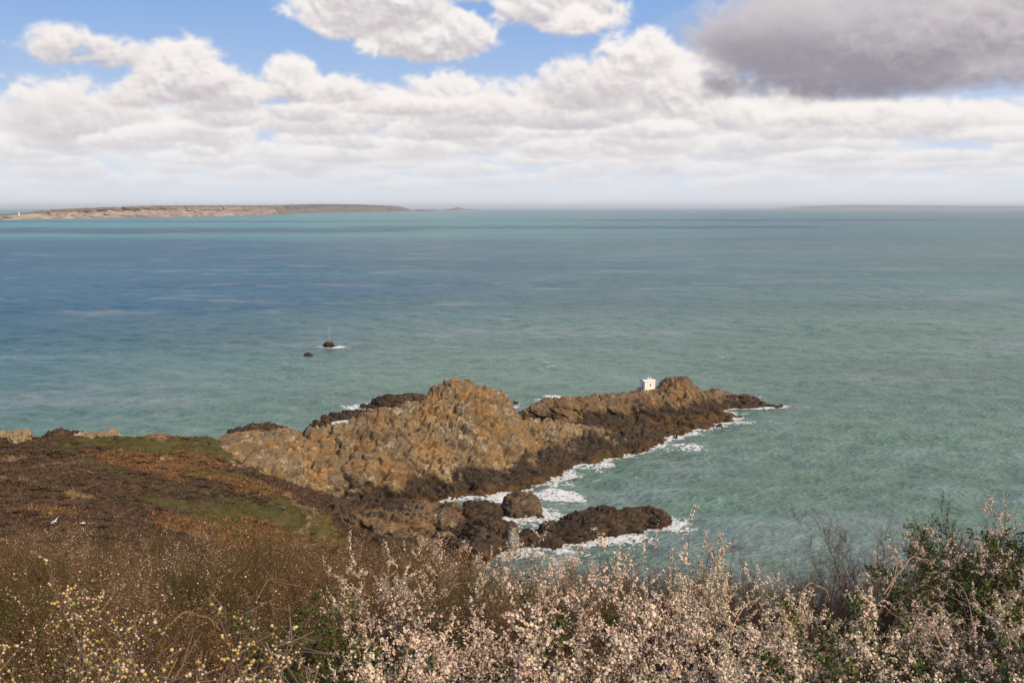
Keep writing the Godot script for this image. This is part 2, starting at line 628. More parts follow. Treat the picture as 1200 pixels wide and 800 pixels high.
func keep_hill() -> void:
	solve_hill()
	hcols = int(372.0 / HS) + 1
	hrows = int(290.0 / HS) + 1
	hgrid.resize(hcols * hrows)
	# twice as coarse where nobody looks
	for j in hrows:
		for i in hcols:
			hgrid[j * hcols + i] = -1000.0
	for j in hrows:
		for i in hcols:
			var x := HX + i * HS
			var z := HZ + j * HS
			var seen := x > -125.0 and x < 20.0 or z > -30.0 and absf(x) < 30.0
			if seen or (i % 4 == 0 and j % 4 == 0):
				hgrid[j * hcols + i] = hill_raw(x, z)
	for j in hrows:
		for i in hcols:
			if hgrid[j * hcols + i] < -999.0:
				var i0 := i - i % 4
				var j0 := j - j % 4
				var i1 := mini(i0 + 4, hcols - 1 - (hcols - 1) % 4)
				var j1 := mini(j0 + 4, hrows - 1 - (hrows - 1) % 4)
				hgrid[j * hcols + i] = lerpf(lerpf(hgrid[j0 * hcols + i0], hgrid[j0 * hcols + i1], (i - i0) / 4.0), lerpf(hgrid[j1 * hcols + i0], hgrid[j1 * hcols + i1], (i - i0) / 4.0), (j - j0) / 4.0)

func hill(x: float, z: float) -> float:
	var fx := clampf((x - HX) / HS, 0.0, hcols - 1.001)
	var fz := clampf((z - HZ) / HS, 0.0, hrows - 1.001)
	var i := int(fx)
	var j := int(fz)
	var k := j * hcols + i
	return lerpf(lerpf(hgrid[k], hgrid[k + 1], fx - i), lerpf(hgrid[k + hcols], hgrid[k + hcols + 1], fx - i), fz - j)

func on_hill(u: float, v: float) -> Vector3:
	# where a line of sight meets the ground beyond the thicket
	var d := ray(u, v)
	var t := 95.0
	while t < 230.0:
		var p := EYE + d * (t / -d.z)
		if p.y < hill(p.x, p.z):
			return p
		t += 0.5
	return EYE + d * (t / -d.z)

# what grows where: 0 heather, 1 green turf, 2 bracken, 3 dry grass; each line or spot has a place and a reach
var growth: Array = []

func px_spot(u: float, v: float, reach: float, kind: int, stretch := 1.0) -> void:
	var p := on_hill(u, v)
	growth.append([Vector2(p.x, p.z), Vector2(p.x, p.z), reach, kind, stretch])

func px_line(pts: Array, reach: float, kind: int) -> void:
	for k in pts.size() - 1:
		var a := on_hill(pts[k][0], pts[k][1])
		var b := on_hill(pts[k + 1][0], pts[k + 1][1])
		growth.append([Vector2(a.x, a.z), Vector2(b.x, b.z), reach, kind, 1.0])

func list_growth() -> void:
	px_line([[205, 588], [250, 600], [300, 600], [345, 606]], 4.6, 1)
	px_line([[215, 620], [260, 630], [320, 625]], 6.0, 2)
	px_line([[150, 535], [200, 545], [260, 560], [310, 575]], 5.0, 2)
	px_line([[90, 516], [160, 514], [262, 514]], 3.5, 1)
	px_line([[330, 588], [362, 604], [382, 628]], 3.6, 1)
	px_line([[150, 525], [205, 522], [255, 530]], 4.5, 1)
	px_line([[66, 517], [80, 530], [100, 538], [130, 550], [155, 562], [178, 572]], 1.5, 1)
	px_line([[100, 520], [135, 522], [175, 516]], 2.2, 1)
	px_line([[120, 512], [180, 514], [250, 512]], 2.0, 3)
	px_line([[120, 533], [150, 545], [200, 560]], 3.0, 2)
	px_line([[200, 525], [250, 520]], 5.0, 1)
	px_spot(215, 535, 5.0, 2)
	px_spot(250, 545, 4.5, 2)
	px_line([[225, 553], [280, 556]], 2.2, 1)
	px_line([[180, 572], [230, 576], [280, 586]], 1.4, 1)
	px_line([[195, 590], [230, 600], [250, 612]], 5.0, 1)
	px_line([[290, 605], [330, 602]], 3.4, 1)
	px_line([[280, 615], [310, 625], [340, 632]], 4.0, 2)
	px_line([[300, 575], [330, 590], [355, 598]], 1.3, 2)
	px_line([[322, 574], [340, 585], [362, 598], [355, 620], [350, 640]], 0.8, 3)
	px_line([[367, 600], [385, 620], [390, 640]], 2.2, 2)
	px_line([[372, 606], [380, 612]], 1.6, 1)
	px_line([[240, 600], [252, 620]], 1.6, 2)
	px_spot(18, 538, 1.5, 3, 2.0)
	px_spot(65, 547, 1.5, 3, 2.5)
	px_spot(25, 567, 1.5, 3)
	px_spot(88, 583, 2.6, 3)
	px_spot(2, 565, 1.3, 3)
	px_spot(80, 555, 1.2, 3, 2.0)
	px_spot(60, 602, 4.0, 2)

func growth_at(x: float, z: float) -> Array:
	# how much of each kind, ragged at the edges
	var w := [0.0, 0.0, 0.0, 0.0]
	var p := Vector2(x, z) + Vector2(hill_fine.get_noise_2d(x, z), hill_fine.get_noise_2d(x + 90.0, z - 50.0)) * 3.2
	for g in growth:
		var q := Geometry2D.get_closest_point_to_segment(p, g[0], g[1])
		var d := p - q
		d.x /= g[4]
		var t: float = 1.0 - sstep(0.55, 1.25, d.length() / g[2])
		if t > w[g[3]]:
			w[g[3]] = t
	return w

func hill_colour(x: float, z: float) -> Color:
	var k := hill_kind.get_noise_2d(x, z)
	var f := hill_fine.get_noise_2d(x * 2.3, z * 2.3)
	var col := Vector3(0.070, 0.042, 0.033)
	col = col.lerp(Vector3(0.105, 0.062, 0.042), sstep(-0.1, 0.45, k))
	col = col.lerp(Vector3(0.060, 0.055, 0.022), sstep(0.15, 0.5, -k) * 0.8)
	if z < -92.0 and x > -140.0:
		var w := growth_at(x, z)
		col = col.lerp(Vector3(0.125, 0.070, 0.032), w[2])
		col = col.lerp(Vector3(0.078, 0.078, 0.024), w[1] * 0.7)
		col = col.lerp(Vector3(0.23, 0.150, 0.078), w[3])
	col *= 1.0 + 0.55 * f
	return Color(col.x, col.y, col.z)

func make_hill() -> void:
	hill_bump = nz(41, 0.11, 4)
	hill_fine = nz(42, 0.24, 4)
	hill_kind = nz(43, 0.045, 4)
	keep_hill()
	list_growth()
	stage("hill solved")
	var xs := PackedFloat32Array()
	var zs := PackedFloat32Array()
	var x := -230.0
	while x < 140.0:
		xs.append(x)
		x += 0.6 if x > -128.0 and x < -18.0 else 2.5
	var z := -244.0
	while z < 42.0:
		zs.append(z)
		z += 0.6 if z < -98.0 else 2.0
	var v := PackedVector3Array()
	var c := PackedColorArray()
	for zz in zs:
		for xx in xs:
			var y := hill(xx, zz)
			if zz < -95.0:
				y += hill_bump.get_noise_2d(xx, zz) * 0.9 + hill_fine.get_noise_2d(xx * 1.7, zz * 1.7) * 0.3
			v.append(Vector3(xx, y, zz))
			c.append(hill_colour(xx, zz))
	var nu := xs.size()
	var o := part(to_mesh(v, grid_normals(v, nu, zs.size(), -1.0), c, grid_index(nu, zs.size(), -1.0)), "hillside", mat(0.95, 0.15, "heath"), self)
	setting(o)

# ------------------------------------------------------------------ rock
var r_big: FastNoiseLite
var r_fine: FastNoiseLite
var r_grit: FastNoiseLite
var r_tone: FastNoiseLite
var r_lich: FastNoiseLite
var c_blk: FastNoiseLite
var c_gap: FastNoiseLite
var s_blk: FastNoiseLite
var s_gap: FastNoiseLite
var wet: PackedVector2Array = []          # where rock meets the water, for the foam
var rock_mat: StandardMaterial3D

func start_rocks() -> void:
	r_big = nz(51, 0.07, 4)
	r_fine = nz(52, 0.55, 4)
	r_grit = nz(53, 1.6, 3)
	r_tone = nz(54, 0.10, 4)
	r_lich = nz(55, 0.32, 4)
	c_blk = cell(56, 1.0, FastNoiseLite.RETURN_CELL_VALUE)
	c_gap = cell(56, 1.0, FastNoiseLite.RETURN_DISTANCE2_SUB)
	s_blk = cell(57, 1.0, FastNoiseLite.RETURN_CELL_VALUE)
	s_gap = cell(57, 1.0, FastNoiseLite.RETURN_DISTANCE2_SUB)
	rock_mat = mat(0.85, 0.3, "rock")

# a style: joints (Basis that squeezes space along the beds), how blocky, colours, how high the black band and the weed reach
func style(joint: Basis, big: float, block: float, small: float, dry: Vector3, warm: Vector3, pale: Vector3, weed_top: float, black_top: float, rust: float) -> Dictionary:
	return {"joint": joint, "big": big, "block": block, "small": small, "dry": dry, "warm": warm, "pale": pale, "weed": weed_top, "black": black_top, "rust": rust}

func joints(strike: float, dip: float, along: float, across: float, up: float) -> Basis:
	var b := Basis(Vector3.UP, deg_to_rad(strike)) * Basis(Vector3.RIGHT, deg_to_rad(dip))
	return Basis.from_scale(Vector3(1.0 / along, 1.0 / up, 1.0 / across)) * b.inverse()

# angular blocks: x tilted facet height, y distance to the nearest joint, z a tone for the block
func facet(p: Vector3) -> Vector3:
	var bx := floori(p.x - 0.5)
	var by := floori(p.y - 0.5)
	var bz := floori(p.z - 0.5)
	var d1 := 99.0
	var d2 := 99.0
	var hit := 0
	var rel := Vector3.ZERO
	for i in 8:
		var ix := bx + (i & 1)
		var iy := by + ((i >> 1) & 1)
		var iz := bz + (i >> 2)
		var h := (ix * 374761393 + iy * 668265263 + iz * 1440662683) & 0x7fffffff
		h = ((h ^ (h >> 13)) * 1274126177) & 0x7fffffff
		h = h ^ (h >> 15)
		var c := Vector3(ix + 0.2 + 0.6 * (h & 255) / 255.0, iy + 0.2 + 0.6 * ((h >> 8) & 255) / 255.0, iz + 0.2 + 0.6 * ((h >> 16) & 255) / 255.0)
		var d := p.distance_squared_to(c)
		if d < d1:
			d2 = d1
			d1 = d
			hit = h
			rel = p - c
		elif d < d2:
			d2 = d
	var t := Vector3(((hit >> 3) & 127) / 63.5 - 1.0, ((hit >> 11) & 127) / 63.5 - 1.0, ((hit >> 19) & 127) / 63.5 - 1.0)
	return Vector3(clampf(t.x * 0.24 + rel.dot(Vector3(t.y, t.z, t.x * 1.3 - t.y)) * 1.5, -0.7, 0.7), sqrt(d2) - sqrt(d1), t.z)

# moves the points of a grid out along their normals and colours them
func weather(p: PackedVector3Array, nu: int, nv: int, side: float, s: Dictionary, wrap := false, hold := 0.0) -> Array:
	var n := grid_normals(p, nu, nv, side, wrap)
	var q := PackedVector3Array()
	q.resize(p.size())
	var gap := PackedFloat32Array()
	gap.resize(p.size())
	var blk := PackedFloat32Array()
	blk.resize(p.size())
	var jb: Basis = s.joint
	for k in p.size():
		var a := p[k]
		var w := Vector3(r_big.get_noise_3dv(a * 2.1), r_big.get_noise_3d(a.z * 2.0, a.x * 2.0, a.y * 2.0), r_big.get_noise_3d(a.y * 2.0 + 40.0, a.z * 2.0, a.x * 2.0))
		var e1 := facet(jb * (a + w * 1.5))
		var e2 := facet(jb * (a + w * 0.8) * 2.6 + Vector3(7.3, 1.1, 3.7))
		var e3 := facet(jb * (a + w * 0.5) * 5.7 + Vector3(1.3, 9.1, 5.7))
		var d: float = r_big.get_noise_3dv(a) * s.big
		d += e1.x * s.block * 1.5 - (1.0 - sstep(0.0, 0.075, e1.y)) * s.block * 2.0
		d += e2.x * s.small * 1.5 - (1.0 - sstep(0.0, 0.10, e2.y)) * s.small * 1.7
		d += e3.x * s.small * 0.6
		d += r_fine.get_noise_3dv(a) * 0.22 + r_grit.get_noise_3dv(a) * 0.16
		if hold > 0.0:
			d *= 0.25 + 0.75 * sstep(0.0, hold, float(k % nu) / nu)
		q[k] = a + n[k] * d
		gap[k] = minf(sstep(0.0, 0.10, e1.y), 0.4 + 0.6 * sstep(0.0, 0.10, e2.y))
		blk[k] = e1.z * 0.5 + e2.z * 0.5
	var m := grid_normals(q, nu, nv, side, wrap)
	var c := PackedColorArray()
	c.resize(p.size())
	var dry: Vector3 = s.dry
	var warm: Vector3 = s.warm
	var pale: Vector3 = s.pale
	for k in q.size():
		var a := q[k]
		var t := r_tone.get_noise_3dv(a)
		var l := r_lich.get_noise_3dv(a)
		var f := r_grit.get_noise_3d(a.x * 1.3 + 7.0, a.y * 1.3, a.z * 1.3)
		var col := dry.lerp(warm, sstep(-0.25, 0.45, t + blk[k] * 0.35))
		col = col.lerp(pale, 0.75 * sstep(0.16, 0.46, l * 0.6 + f * 0.5 + r_tone.get_noise_3d(a.z, a.x, a.y) * 0.6))
		col = col.lerp(Vector3(0.115, 0.070, 0.034), sstep(0.12, 0.45, -l * 0.5 + f * 0.5 - r_tone.get_noise_3d(a.y * 0.7, a.z * 0.7, a.x * 0.7) * 0.7) * 0.7)
		col = col.lerp(Vector3(0.31, 0.135, 0.022), s.rust * sstep(0.12, 0.42, r_tone.get_noise_3d(a.x + 60.0, a.y * 1.6, a.z) + l * 0.35))
		# black lichen above the tide, brown weed below it
		var edge := r_lich.get_noise_3d(a.x * 0.5, a.y * 0.2, a.z * 0.5) * 3.0 + t * 3.4 + f * 0.7
		var bl: float = 1.0 - sstep(s.black - 1.0, s.black + 1.1, a.y + edge)
		col = col.lerp(Vector3(0.036, 0.027, 0.021) * (1.0 + 0.5 * f), bl * 0.93)
		var wd: float = 1.0 - sstep(s.weed - 0.5, s.weed + 0.5, a.y + edge * 0.45)
		col = col.lerp(Vector3(0.098, 0.056, 0.024).lerp(Vector3(0.050, 0.034, 0.018), sstep(-0.2, 0.3, l)), wd * 0.9)
		col *= 1.0 + 0.75 * f
		c[k] = Color(maxf(col.x, 0.01), maxf(col.y, 0.008), maxf(col.z, 0.006))
		if absf(a.y) < 0.45:
			wet.append(Vector2(a.x, a.z))
	return [to_mesh(q, m, c, grid_index(nu, nv, side, wrap)), q]

# lines from the front foot over the top to the back foot
func loft(lines: Array, step: float, s: Dictionary, hold := 0.0) -> ArrayMesh:
	var long := 0.0
	for k in lines[lines.size() / 2].size() - 1:
		long += lines[lines.size() / 2][k].distance_to(lines[lines.size() / 2][k + 1])
	var nu := int(long / step) + 2
	var rows := []
	for l in lines:
		rows.append(resample(l, nu))
	var deep := 0.0
	for k in rows.size() - 1:
		deep += rows[k][nu / 2].distance_to(rows[k + 1][nu / 2])
	var nv := int(deep / step) + 2
	var p := PackedVector3Array()
	p.resize(nu * nv)
	for i in nu:
		var col := []
		for r in rows:
			col.append(r[i])
		var e := resample(col, nv)
		for j in nv:
			p[j * nu + i] = e[j]
	# out is up on the whole
	var mid := (p[(nv / 2) * nu + nu / 2 + 1] - p[(nv / 2) * nu + nu / 2]).cross(p[(nv / 2 + 1) * nu + nu / 2] - p[(nv / 2) * nu + nu / 2])
	var n := Vector3.ZERO
	for j in range(0, nv - 1, 4):
		for i in range(0, nu - 1, 4):
			n += (p[j * nu + i + 1] - p[j * nu + i]).cross(p[(j + 1) * nu + i] - p[j * nu + i])
	return weather(p, nu, nv, 1.0 if n.y > 0.0 else -1.0, s, false, hold)[0]

# a boulder or a low rock: half-sunk lump, turned about y
func lump(at: Vector3, size: Vector3, turn: float, step: float, s: Dictionary, square := 0.75) -> ArrayMesh:
	var nu := maxi(14, int(TAU * 0.5 * (size.x + size.z) / step))
	var nv := maxi(8, int((size.y * 1.4 + 0.5 * (size.x + size.z)) / step))
	var b := Basis(Vector3.UP, deg_to_rad(turn))
	var p := PackedVector3Array()
	for j in nv:
		var th := PI * 0.62 * (1.0 - float(j) / (nv - 1))
		for i in nu:
			var ph := TAU * i / nu
			var d := Vector3(cos(ph) * sin(th), cos(th), sin(ph) * sin(th))
			d = Vector3(signf(d.x) * pow(absf(d.x), square), signf(d.y) * pow(absf(d.y), square * 0.85), signf(d.z) * pow(absf(d.z), square))
			p.append(at + b * (d * size))
	var n := 0.0
	for i in nu:
		var a := p[(nv / 2) * nu + i]
		n += ((p[(nv / 2) * nu + (i + 1) % nu] - a).cross(p[(nv / 2 + 1) * nu + i] - a)).dot(a - at)
	return weather(p, nu, nv, 1.0 if n > 0.0 else -1.0, s, true)[0]

# a mesh of world points becomes a thing whose origin is its base
func rock_thing(mesh: ArrayMesh, called: String, label: String, category := "rock", group := "") -> MeshInstance3D:
	return single(mesh, called, rock_mat, label, category, Vector3.ZERO, group)

# ------------------------------------------------------------------ the headland and the rocks round it
var crag_style: Dictionary
var ledge_style: Dictionary
var shore_style: Dictionary
var black_style: Dictionary
var pale_style: Dictionary

func make_headland() -> void:
	start_rocks()
	crag_style = style(joints(20, 60, 7.6, 4.4, 10.5), 1.9, 0.58, 0.46, Vector3(0.165, 0.122, 0.076), Vector3(0.215, 0.142, 0.068), Vector3(0.32, 0.27, 0.195), 1.6, 5.4, 0.32)
	ledge_style = style(joints(-35, 60, 9.0, 4.5, 6.5), 0.9, 0.60, 0.26, Vector3(0.130, 0.092, 0.056), Vector3(0.155, 0.102, 0.054), Vector3(0.215, 0.165, 0.105), 2.2, 5.6, 0.22)
	shore_style = style(joints(-30, 50, 6.0, 3.0, 4.4), 0.8, 0.55, 0.28, Vector3(0.110, 0.078, 0.050), Vector3(0.140, 0.092, 0.052), Vector3(0.24, 0.19, 0.13), 0.8, 2.8, 0.15)
	black_style = style(joints(-30, 50, 5.0, 2.4, 3.2), 0.7, 0.36, 0.20, Vector3(0.038, 0.027, 0.020), Vector3(0.058, 0.039, 0.025), Vector3(0.085, 0.064, 0.045), -2.0, 1.2, 0.05)
	pale_style = style(joints(10, 70, 3.0, 2.0, 4.0), 0.4, 0.35, 0.25, Vector3(0.24, 0.18, 0.11), Vector3(0.28, 0.20, 0.12), Vector3(0.40, 0.33, 0.25), -9.0, -9.0, 0.2)

	# the tall crag: foot, ledge, face, ridge, back
	var foot := []; var low := []; var face := []; var high := []; var ridge := []; var back := []; var deep := []
	# u, foot v, foot y, ridge v, ridge z, u lean of the ridge
	for q in [
		[232, 572, 12.0, 519, 214, 250], [262, 576, 10.5, 511, 217, 275], [300, 580, 8.0, 507, 219, 308], [345, 584, 5.0, 506, 222, 350], [392, 592, 2.5, 499, 227, 398],
		[440, 594, 1.5, 482, 234, 446], [485, 592, 0.5, 470, 240, 486], [528, 589, 0.0, 455, 246, 512], [560, 585, 0.0, 442, 251, 530], [590, 579, 0.0, 443, 253, 552],
		[608, 575, 0.0, 454, 254, 578], [622, 570, 0.0, 463, 256, 592], [640, 563, 0.0, 485, 257, 606], [662, 556, 0.0, 492, 257, 628], [690, 548, 0.0, 497, 259, 655],
		[718, 541, 0.0, 500, 262, 690], [748, 533, 0.0, 507, 266, 725], [775, 525, 0.0, 513, 270, 760], [796, 519, -1.5, 519, 274, 800]]:
		var f := at_y(q[0], q[1], q[2])
		var r := at_z(q[5], q[3], q[4])
		foot.append(f + Vector3(0, -5.0, 3.0))
		low.append(f)
		var rise: float = r.y - f.y
		face.append(Vector3(lerpf(f.x, r.x, 0.25), f.y + rise * 0.36, lerpf(f.z, r.z, 0.22)))
		high.append(Vector3(lerpf(f.x, r.x, 0.7), f.y + rise * 0.80, lerpf(f.z, r.z, 0.66)))
		ridge.append(r)
		back.append(r + Vector3(2.0, -rise * 0.5, -8.0))
		deep.append(Vector3(r.x + 4.0, -5.0, r.z - 18.0))
	rock_thing(loft([foot, low, face, high, ridge, back, deep], 0.32, crag_style, 0.16), "rock_crag", "tall tawny lichen-spotted crag with a humped summit falling to the cove", "crag")

	# the low rock that carries the hut
	foot = []; low = []; face = []; high = []; ridge = []; back = []; deep = []
	for q in [
		[612, 503, 1.0, 489, 274, 606], [630, 508, 1.0, 478, 278, 622], [655, 512, 1.0, 469, 284, 648], [690, 514, 0.5, 464, 291, 690], [725, 515, 0.0, 459, 298, 730],
		[760, 513, 0.0, 456, 303, 752], [790, 509, 0.0, 456, 306, 768], [806, 506, 0.0, 447, 308, 779], [820, 504, 0.0, 445, 309, 796], [836, 502, 0.0, 447, 310, 808], [848, 499, 0.0, 459, 311, 818], [856, 497, 0.0, 470, 312, 828], [866, 492, 0.0, 486, 308, 850], [872, 489, -1.5, 491, 305, 868]]:
		var f := at_y(q[0], q[1], q[2])
		var r := at_z(q[5], q[3], q[4])
		foot.append(f + Vector3(0, -5.0, 2.0))
		low.append(f + Vector3(0, 0.0, 0.0))
		var rise: float = r.y - f.y
		# a tidal shelf, then a steep step up to the top
		face.append(Vector3(lerpf(f.x, r.x, 0.45), f.y + rise * 0.30, lerpf(f.z, r.z, 0.48)))
		high.append(Vector3(lerpf(f.x, r.x, 0.75), f.y + rise * 0.80, lerpf(f.z, r.z, 0.66)))
		ridge.append(r)
		back.append(r + Vector3(1.0, -rise * 0.3, -5.0))
		deep.append(Vector3(r.x + 2.0, -5.0, r.z - 12.0))
	rock_thing(loft([foot, low, face, high, ridge, back, deep], 0.36, ledge_style), "rock_ledge", "long dark brown sea rock with the white hut on top", "rock")

	# the tail of low rock off its end
	foot = []; low = []; ridge = []; back = []; deep = []
	for q in [[842, 487, 461, 318, 826], [850, 482, 459, 322, 832], [858, 480, 461, 326, 850], [870, 480, 463, 327, 868], [884, 480, 466, 328, 882], [893, 479, 470, 327, 892], [900, 477, 476, 325, 899]]:
		var f := at_y(q[0], q[1], 0.0)
		var r := at_z(q[4], q[2], q[3])
		foot.append(f + Vector3(0, -4.0, 1.5))
		low.append(f)
		ridge.append(r)
		back.append(r + Vector3(0.5, -1.5, -4.0))
		deep.append(Vector3(r.x + 1.0, -4.0, r.z - 7.0))
	rock_thing(loft([foot, low, ridge, back, deep], 0.36, shore_style), "low_rock", "low brown ridge of rock awash beyond the hut", "rock")

	var boulder := ledge_style.duplicate()
	boulder.block = 0.2; boulder.small = 0.14; boulder.big = 0.7; boulder.black = 1.0; boulder.weed = -2.0; boulder.dry = Vector3(0.085, 0.058, 0.036); boulder.warm = Vector3(0.11, 0.072, 0.042); boulder.pale = Vector3(0.15, 0.11, 0.07)
	# rocks in the cove and on its shore: u, v of the foot, half size in metres, turn, style
	var shore := [
		[470, 634, 2.0, Vector3(12.5, 5.2, 5.0), 12, 0, "broad tan-topped rock on the shore below the crag"],
		[505, 611, 0.5, Vector3(8.0, 3.4, 4.0), -10, 0, "brown rock shelf between the crag foot and the tan-topped rock"],
		[558, 614, 0.0, Vector3(5.2, 4.2, 3.8), 20, 2, "dark rough rock beside the round boulder in the cove"],
		[572, 645, 0.0, Vector3(5.6, 5.2, 4.5), -20, 2, "dark rock behind the upright grey slab"],
		[430, 606, 1.0, Vector3(9.0, 2.4, 4.0), 4, 2, "dark flat rock under the crag at the head of the cove"],
		[408, 640, 1.5, Vector3(2.3, 5.6, 2.6), 30, 0, "narrow upright tan rock beside the turf edge"],
		[437, 648, 1.0, Vector3(2.6, 5.0, 2.4), 0, 0, "pale brown knobbly rock below the broad tan-topped rock"],
		[395, 610, 2.5, Vector3(3.5, 3.0, 3.0), 0, 2, "black rock in the gully at the turf edge"],
		[530, 640, 0.0, Vector3(5.0, 4.0, 4.0), 8, 1, "brown rock among the shore rocks above the blossom"],
		[611, 607, 0.0, Vector3(4.2, 5.2, 3.6), 15, 3, "rounded brown boulder standing in the white water of the cove"],
		[636, 608, 0.0, Vector3(1.8, 1.0, 1.2), 30, 2, "small black rock in the foam right of the boulder"],
		[622, 631, 0.0, Vector3(2.0, 1.3, 1.5), 0, 2, "small black rock in the foam before the long reef"],
		[640, 583, -0.3, Vector3(2.2, 0.7, 0.9), 0, 2, "flat black rock just awash behind the boulder"],
		[665, 633, 0.0, Vector3(6.6, 3.3, 4.0), 10, 2, "black inner end of the long reef"],
		[706, 627, 0.0, Vector3(9.0, 4.7, 4.4), 8, 2, "long black reef in the cove with white water round it"],
		[752, 618, 0.0, Vector3(6.2, 3.7, 3.6), -8, 2, "dark outer end of the long reef"],
		[490, 656, 0.5, Vector3(6.5, 4.6, 4.5), 16, 0, "tan rock at the near edge of the shore rocks"],
		[545, 660, 0.0, Vector3(5.5, 4.0, 4.5), -12, 1, "brown rock at the near edge beside the grey slab"],
		[450, 662, 1.0, Vector3(5.0, 4.6, 4.0), 0, 2, "dark rock below the narrow upright tan rock"],
		[632, 645, 0.0, Vector3(4.5, 2.6, 3.5), 0, 2, "black rock at the near foot of the long reef"],
		[770, 523, 0.0, Vector3(2.6, 0.9, 1.0), 10, 2, "small flat rock awash off the crag's outer spur"],
		[797, 524, 0.0, Vector3(1.5, 0.7, 0.8), 0, 2, "tiny rock in the foam off the crag's outer spur"],
		[906, 476, 0.0, Vector3(1.6, 1.5, 1.3), 0, 2, "small pointed rock in the foam beyond the low brown ridge"],
		[914, 477, 0.0, Vector3(1.5, 1.4, 1.0), 40, 2, "outermost black rock of the point"],
		[602, 475, 0.0, Vector3(2.2, 1.9, 1.5), 0, 2, "black rock in the channel between crag and hut rock"],
		[646, 467, 0.0, Vector3(1.6, 1.0, 1.2), 0, 2, "small black rock in the foam behind the hut rock"],
		[470, 476, 0.0, Vector3(10.5, 3.6, 4.5), 8, 2, "black reef behind the crag's shoulder"],
		[430, 480, 0.0, Vector3(3.6, 1.8, 2.2), 0, 2, "small black rock off the reef behind the crag"],
		[405, 494, 0.0, Vector3(9.0, 3.0, 4.0), 22, 2, "dark rock along the back of the crag"],
		[374, 503, 0.0, Vector3(3.2, 2.6, 2.6), 10, 2, "small dark rock at the back of the crag's shoulder"],
		[66, 520, 2.0, Vector3(6.0, 3.4, 4.0), 0, 2, "dark rocks at the sea edge behind the heath"],
		[300, 516, 2.0, Vector3(9.0, 4.0, 4.0), 0, 2, "dark rock showing behind the neck of turf"]]
	for q in shore:
		var s: Dictionary = [shore_style, ledge_style, black_style, boulder][q[5]]
		var at := at_y(q[0], q[1], q[2])
		at.z -= q[3].z * 0.8
		rock_thing(lump(at + Vector3(0, -0.6, 0), q[3], q[4], 0.34 if q[3].x > 2.5 else 0.24, s), "shore_rock", q[6])
	# the leaning grey slab
	var sl := at_y(601, 640, 1.0)
	var ss := shore_style.duplicate()
	ss.dry = Vector3(0.21, 0.21, 0.20); ss.warm = Vector3(0.19, 0.19, 0.18); ss.pale = Vector3(0.30, 0.30, 0.28); ss.black = -9.0; ss.weed = -9.0; ss.rust = 0.0; ss.block = 0.1; ss.small = 0.1; ss.big = 0.2
	rock_thing(lump(sl, Vector3(1.0, 3.6, 0.8), 10, 0.22, ss), "rock_slab", "upright pale grey slab among the dark shore rocks", "rock")
	# pale outcrops on the skyline of the heath
	for q in [[118, 512, 207, Vector3(3.4, 1.5, 2.0), "pale blocky outcrop on the skyline of the heath"], [98, 513, 206, Vector3(2.4, 1.1, 1.6), "low pale rock beside the blocky outcrop on the heath skyline"], [12, 513, 202, Vector3(4.2, 1.6, 2.5), "grey outcrop at the corner of the heath above the sea"], [20, 522, 195, Vector3(1.5, 1.0, 1.2), "small grey boulder in the heather below the corner outcrop"], [195, 540, 191, Vector3(1.3, 0.5, 0.8), "flat pale stone in the bracken of the neck"]]:
		var at := at_z(q[0], q[1], q[2])
		at.y = hill(at.x, at.z)
		rock_thing(lump(at, q[3], 15, 0.22, pale_style, 0.6), "outcrop", q[4])
	# beacon rocks
	for q in [[385, 407, Vector3(2.6, 3.0, 2.2), "black rock that carries the beacon pole"], [392, 406, Vector3(1.4, 0.9, 1.0), "flat black rock touching the beacon rock"], [361, 416, Vector3(2.0, 1.3, 1.4), "lone black rock awash near the beacon"]]:
		rock_thing(lump(at_y(q[0], q[1], 0.0) + Vector3(0, -0.4, -1.0), q[2], 0, 0.25, black_style), "sea_rock", q[3])

# ------------------------------------------------------------------ bushes of the near slope
var wv := PackedVector3Array(); var wn := PackedVector3Array(); var wc := PackedColorArray(); var wi := PackedInt32Array()
var fv := PackedVector3Array(); var fn := PackedVector3Array(); var fc := PackedColorArray(); var fi := PackedInt32Array()
var lv := PackedVector3Array(); var ln := PackedVector3Array(); var lc := PackedColorArray(); var li := PackedInt32Array()
var wood_mat: StandardMaterial3D
var petal_mat: StandardMaterial3D
var leaf_mat: StandardMaterial3D

func rdir() -> Vector3:
	var z := rng.randf_range(-1.0, 1.0)
	var a := rng.randf() * TAU
	var r := sqrt(1.0 - z * z)
	return Vector3(r * cos(a), z, r * sin(a))

func clear_bush() -> void:
	wv.clear(); wn.clear(); wc.clear(); wi.clear()
	fv.clear(); fn.clear(); fc.clear(); fi.clear()
	lv.clear(); ln.clear(); lc.clear(); li.clear()

func tube(a: Vector3, b: Vector3, r0: float, r1: float, c: Color, sides := 3) -> void:
	var ax := (b - a).normalized()
	var s := ax.cross(Vector3(0.36, 0.48, 0.8)).normalized()
	var t := ax.cross(s)
	var k := wv.size()
	for i in sides:
		var an := TAU * i / sides
		var d := s * cos(an) + t * sin(an)
		wv.append(a + d * r0); wn.append(d); wc.append(c)
		wv.append(b + d * r1); wn.append(d); wc.append(c)
	for i in sides:
		var p := k + i * 2
		var q := k + ((i + 1) % sides) * 2
		wi.append(p); wi.append(p + 1); wi.append(q)
		wi.append(q); wi.append(p + 1); wi.append(q + 1)

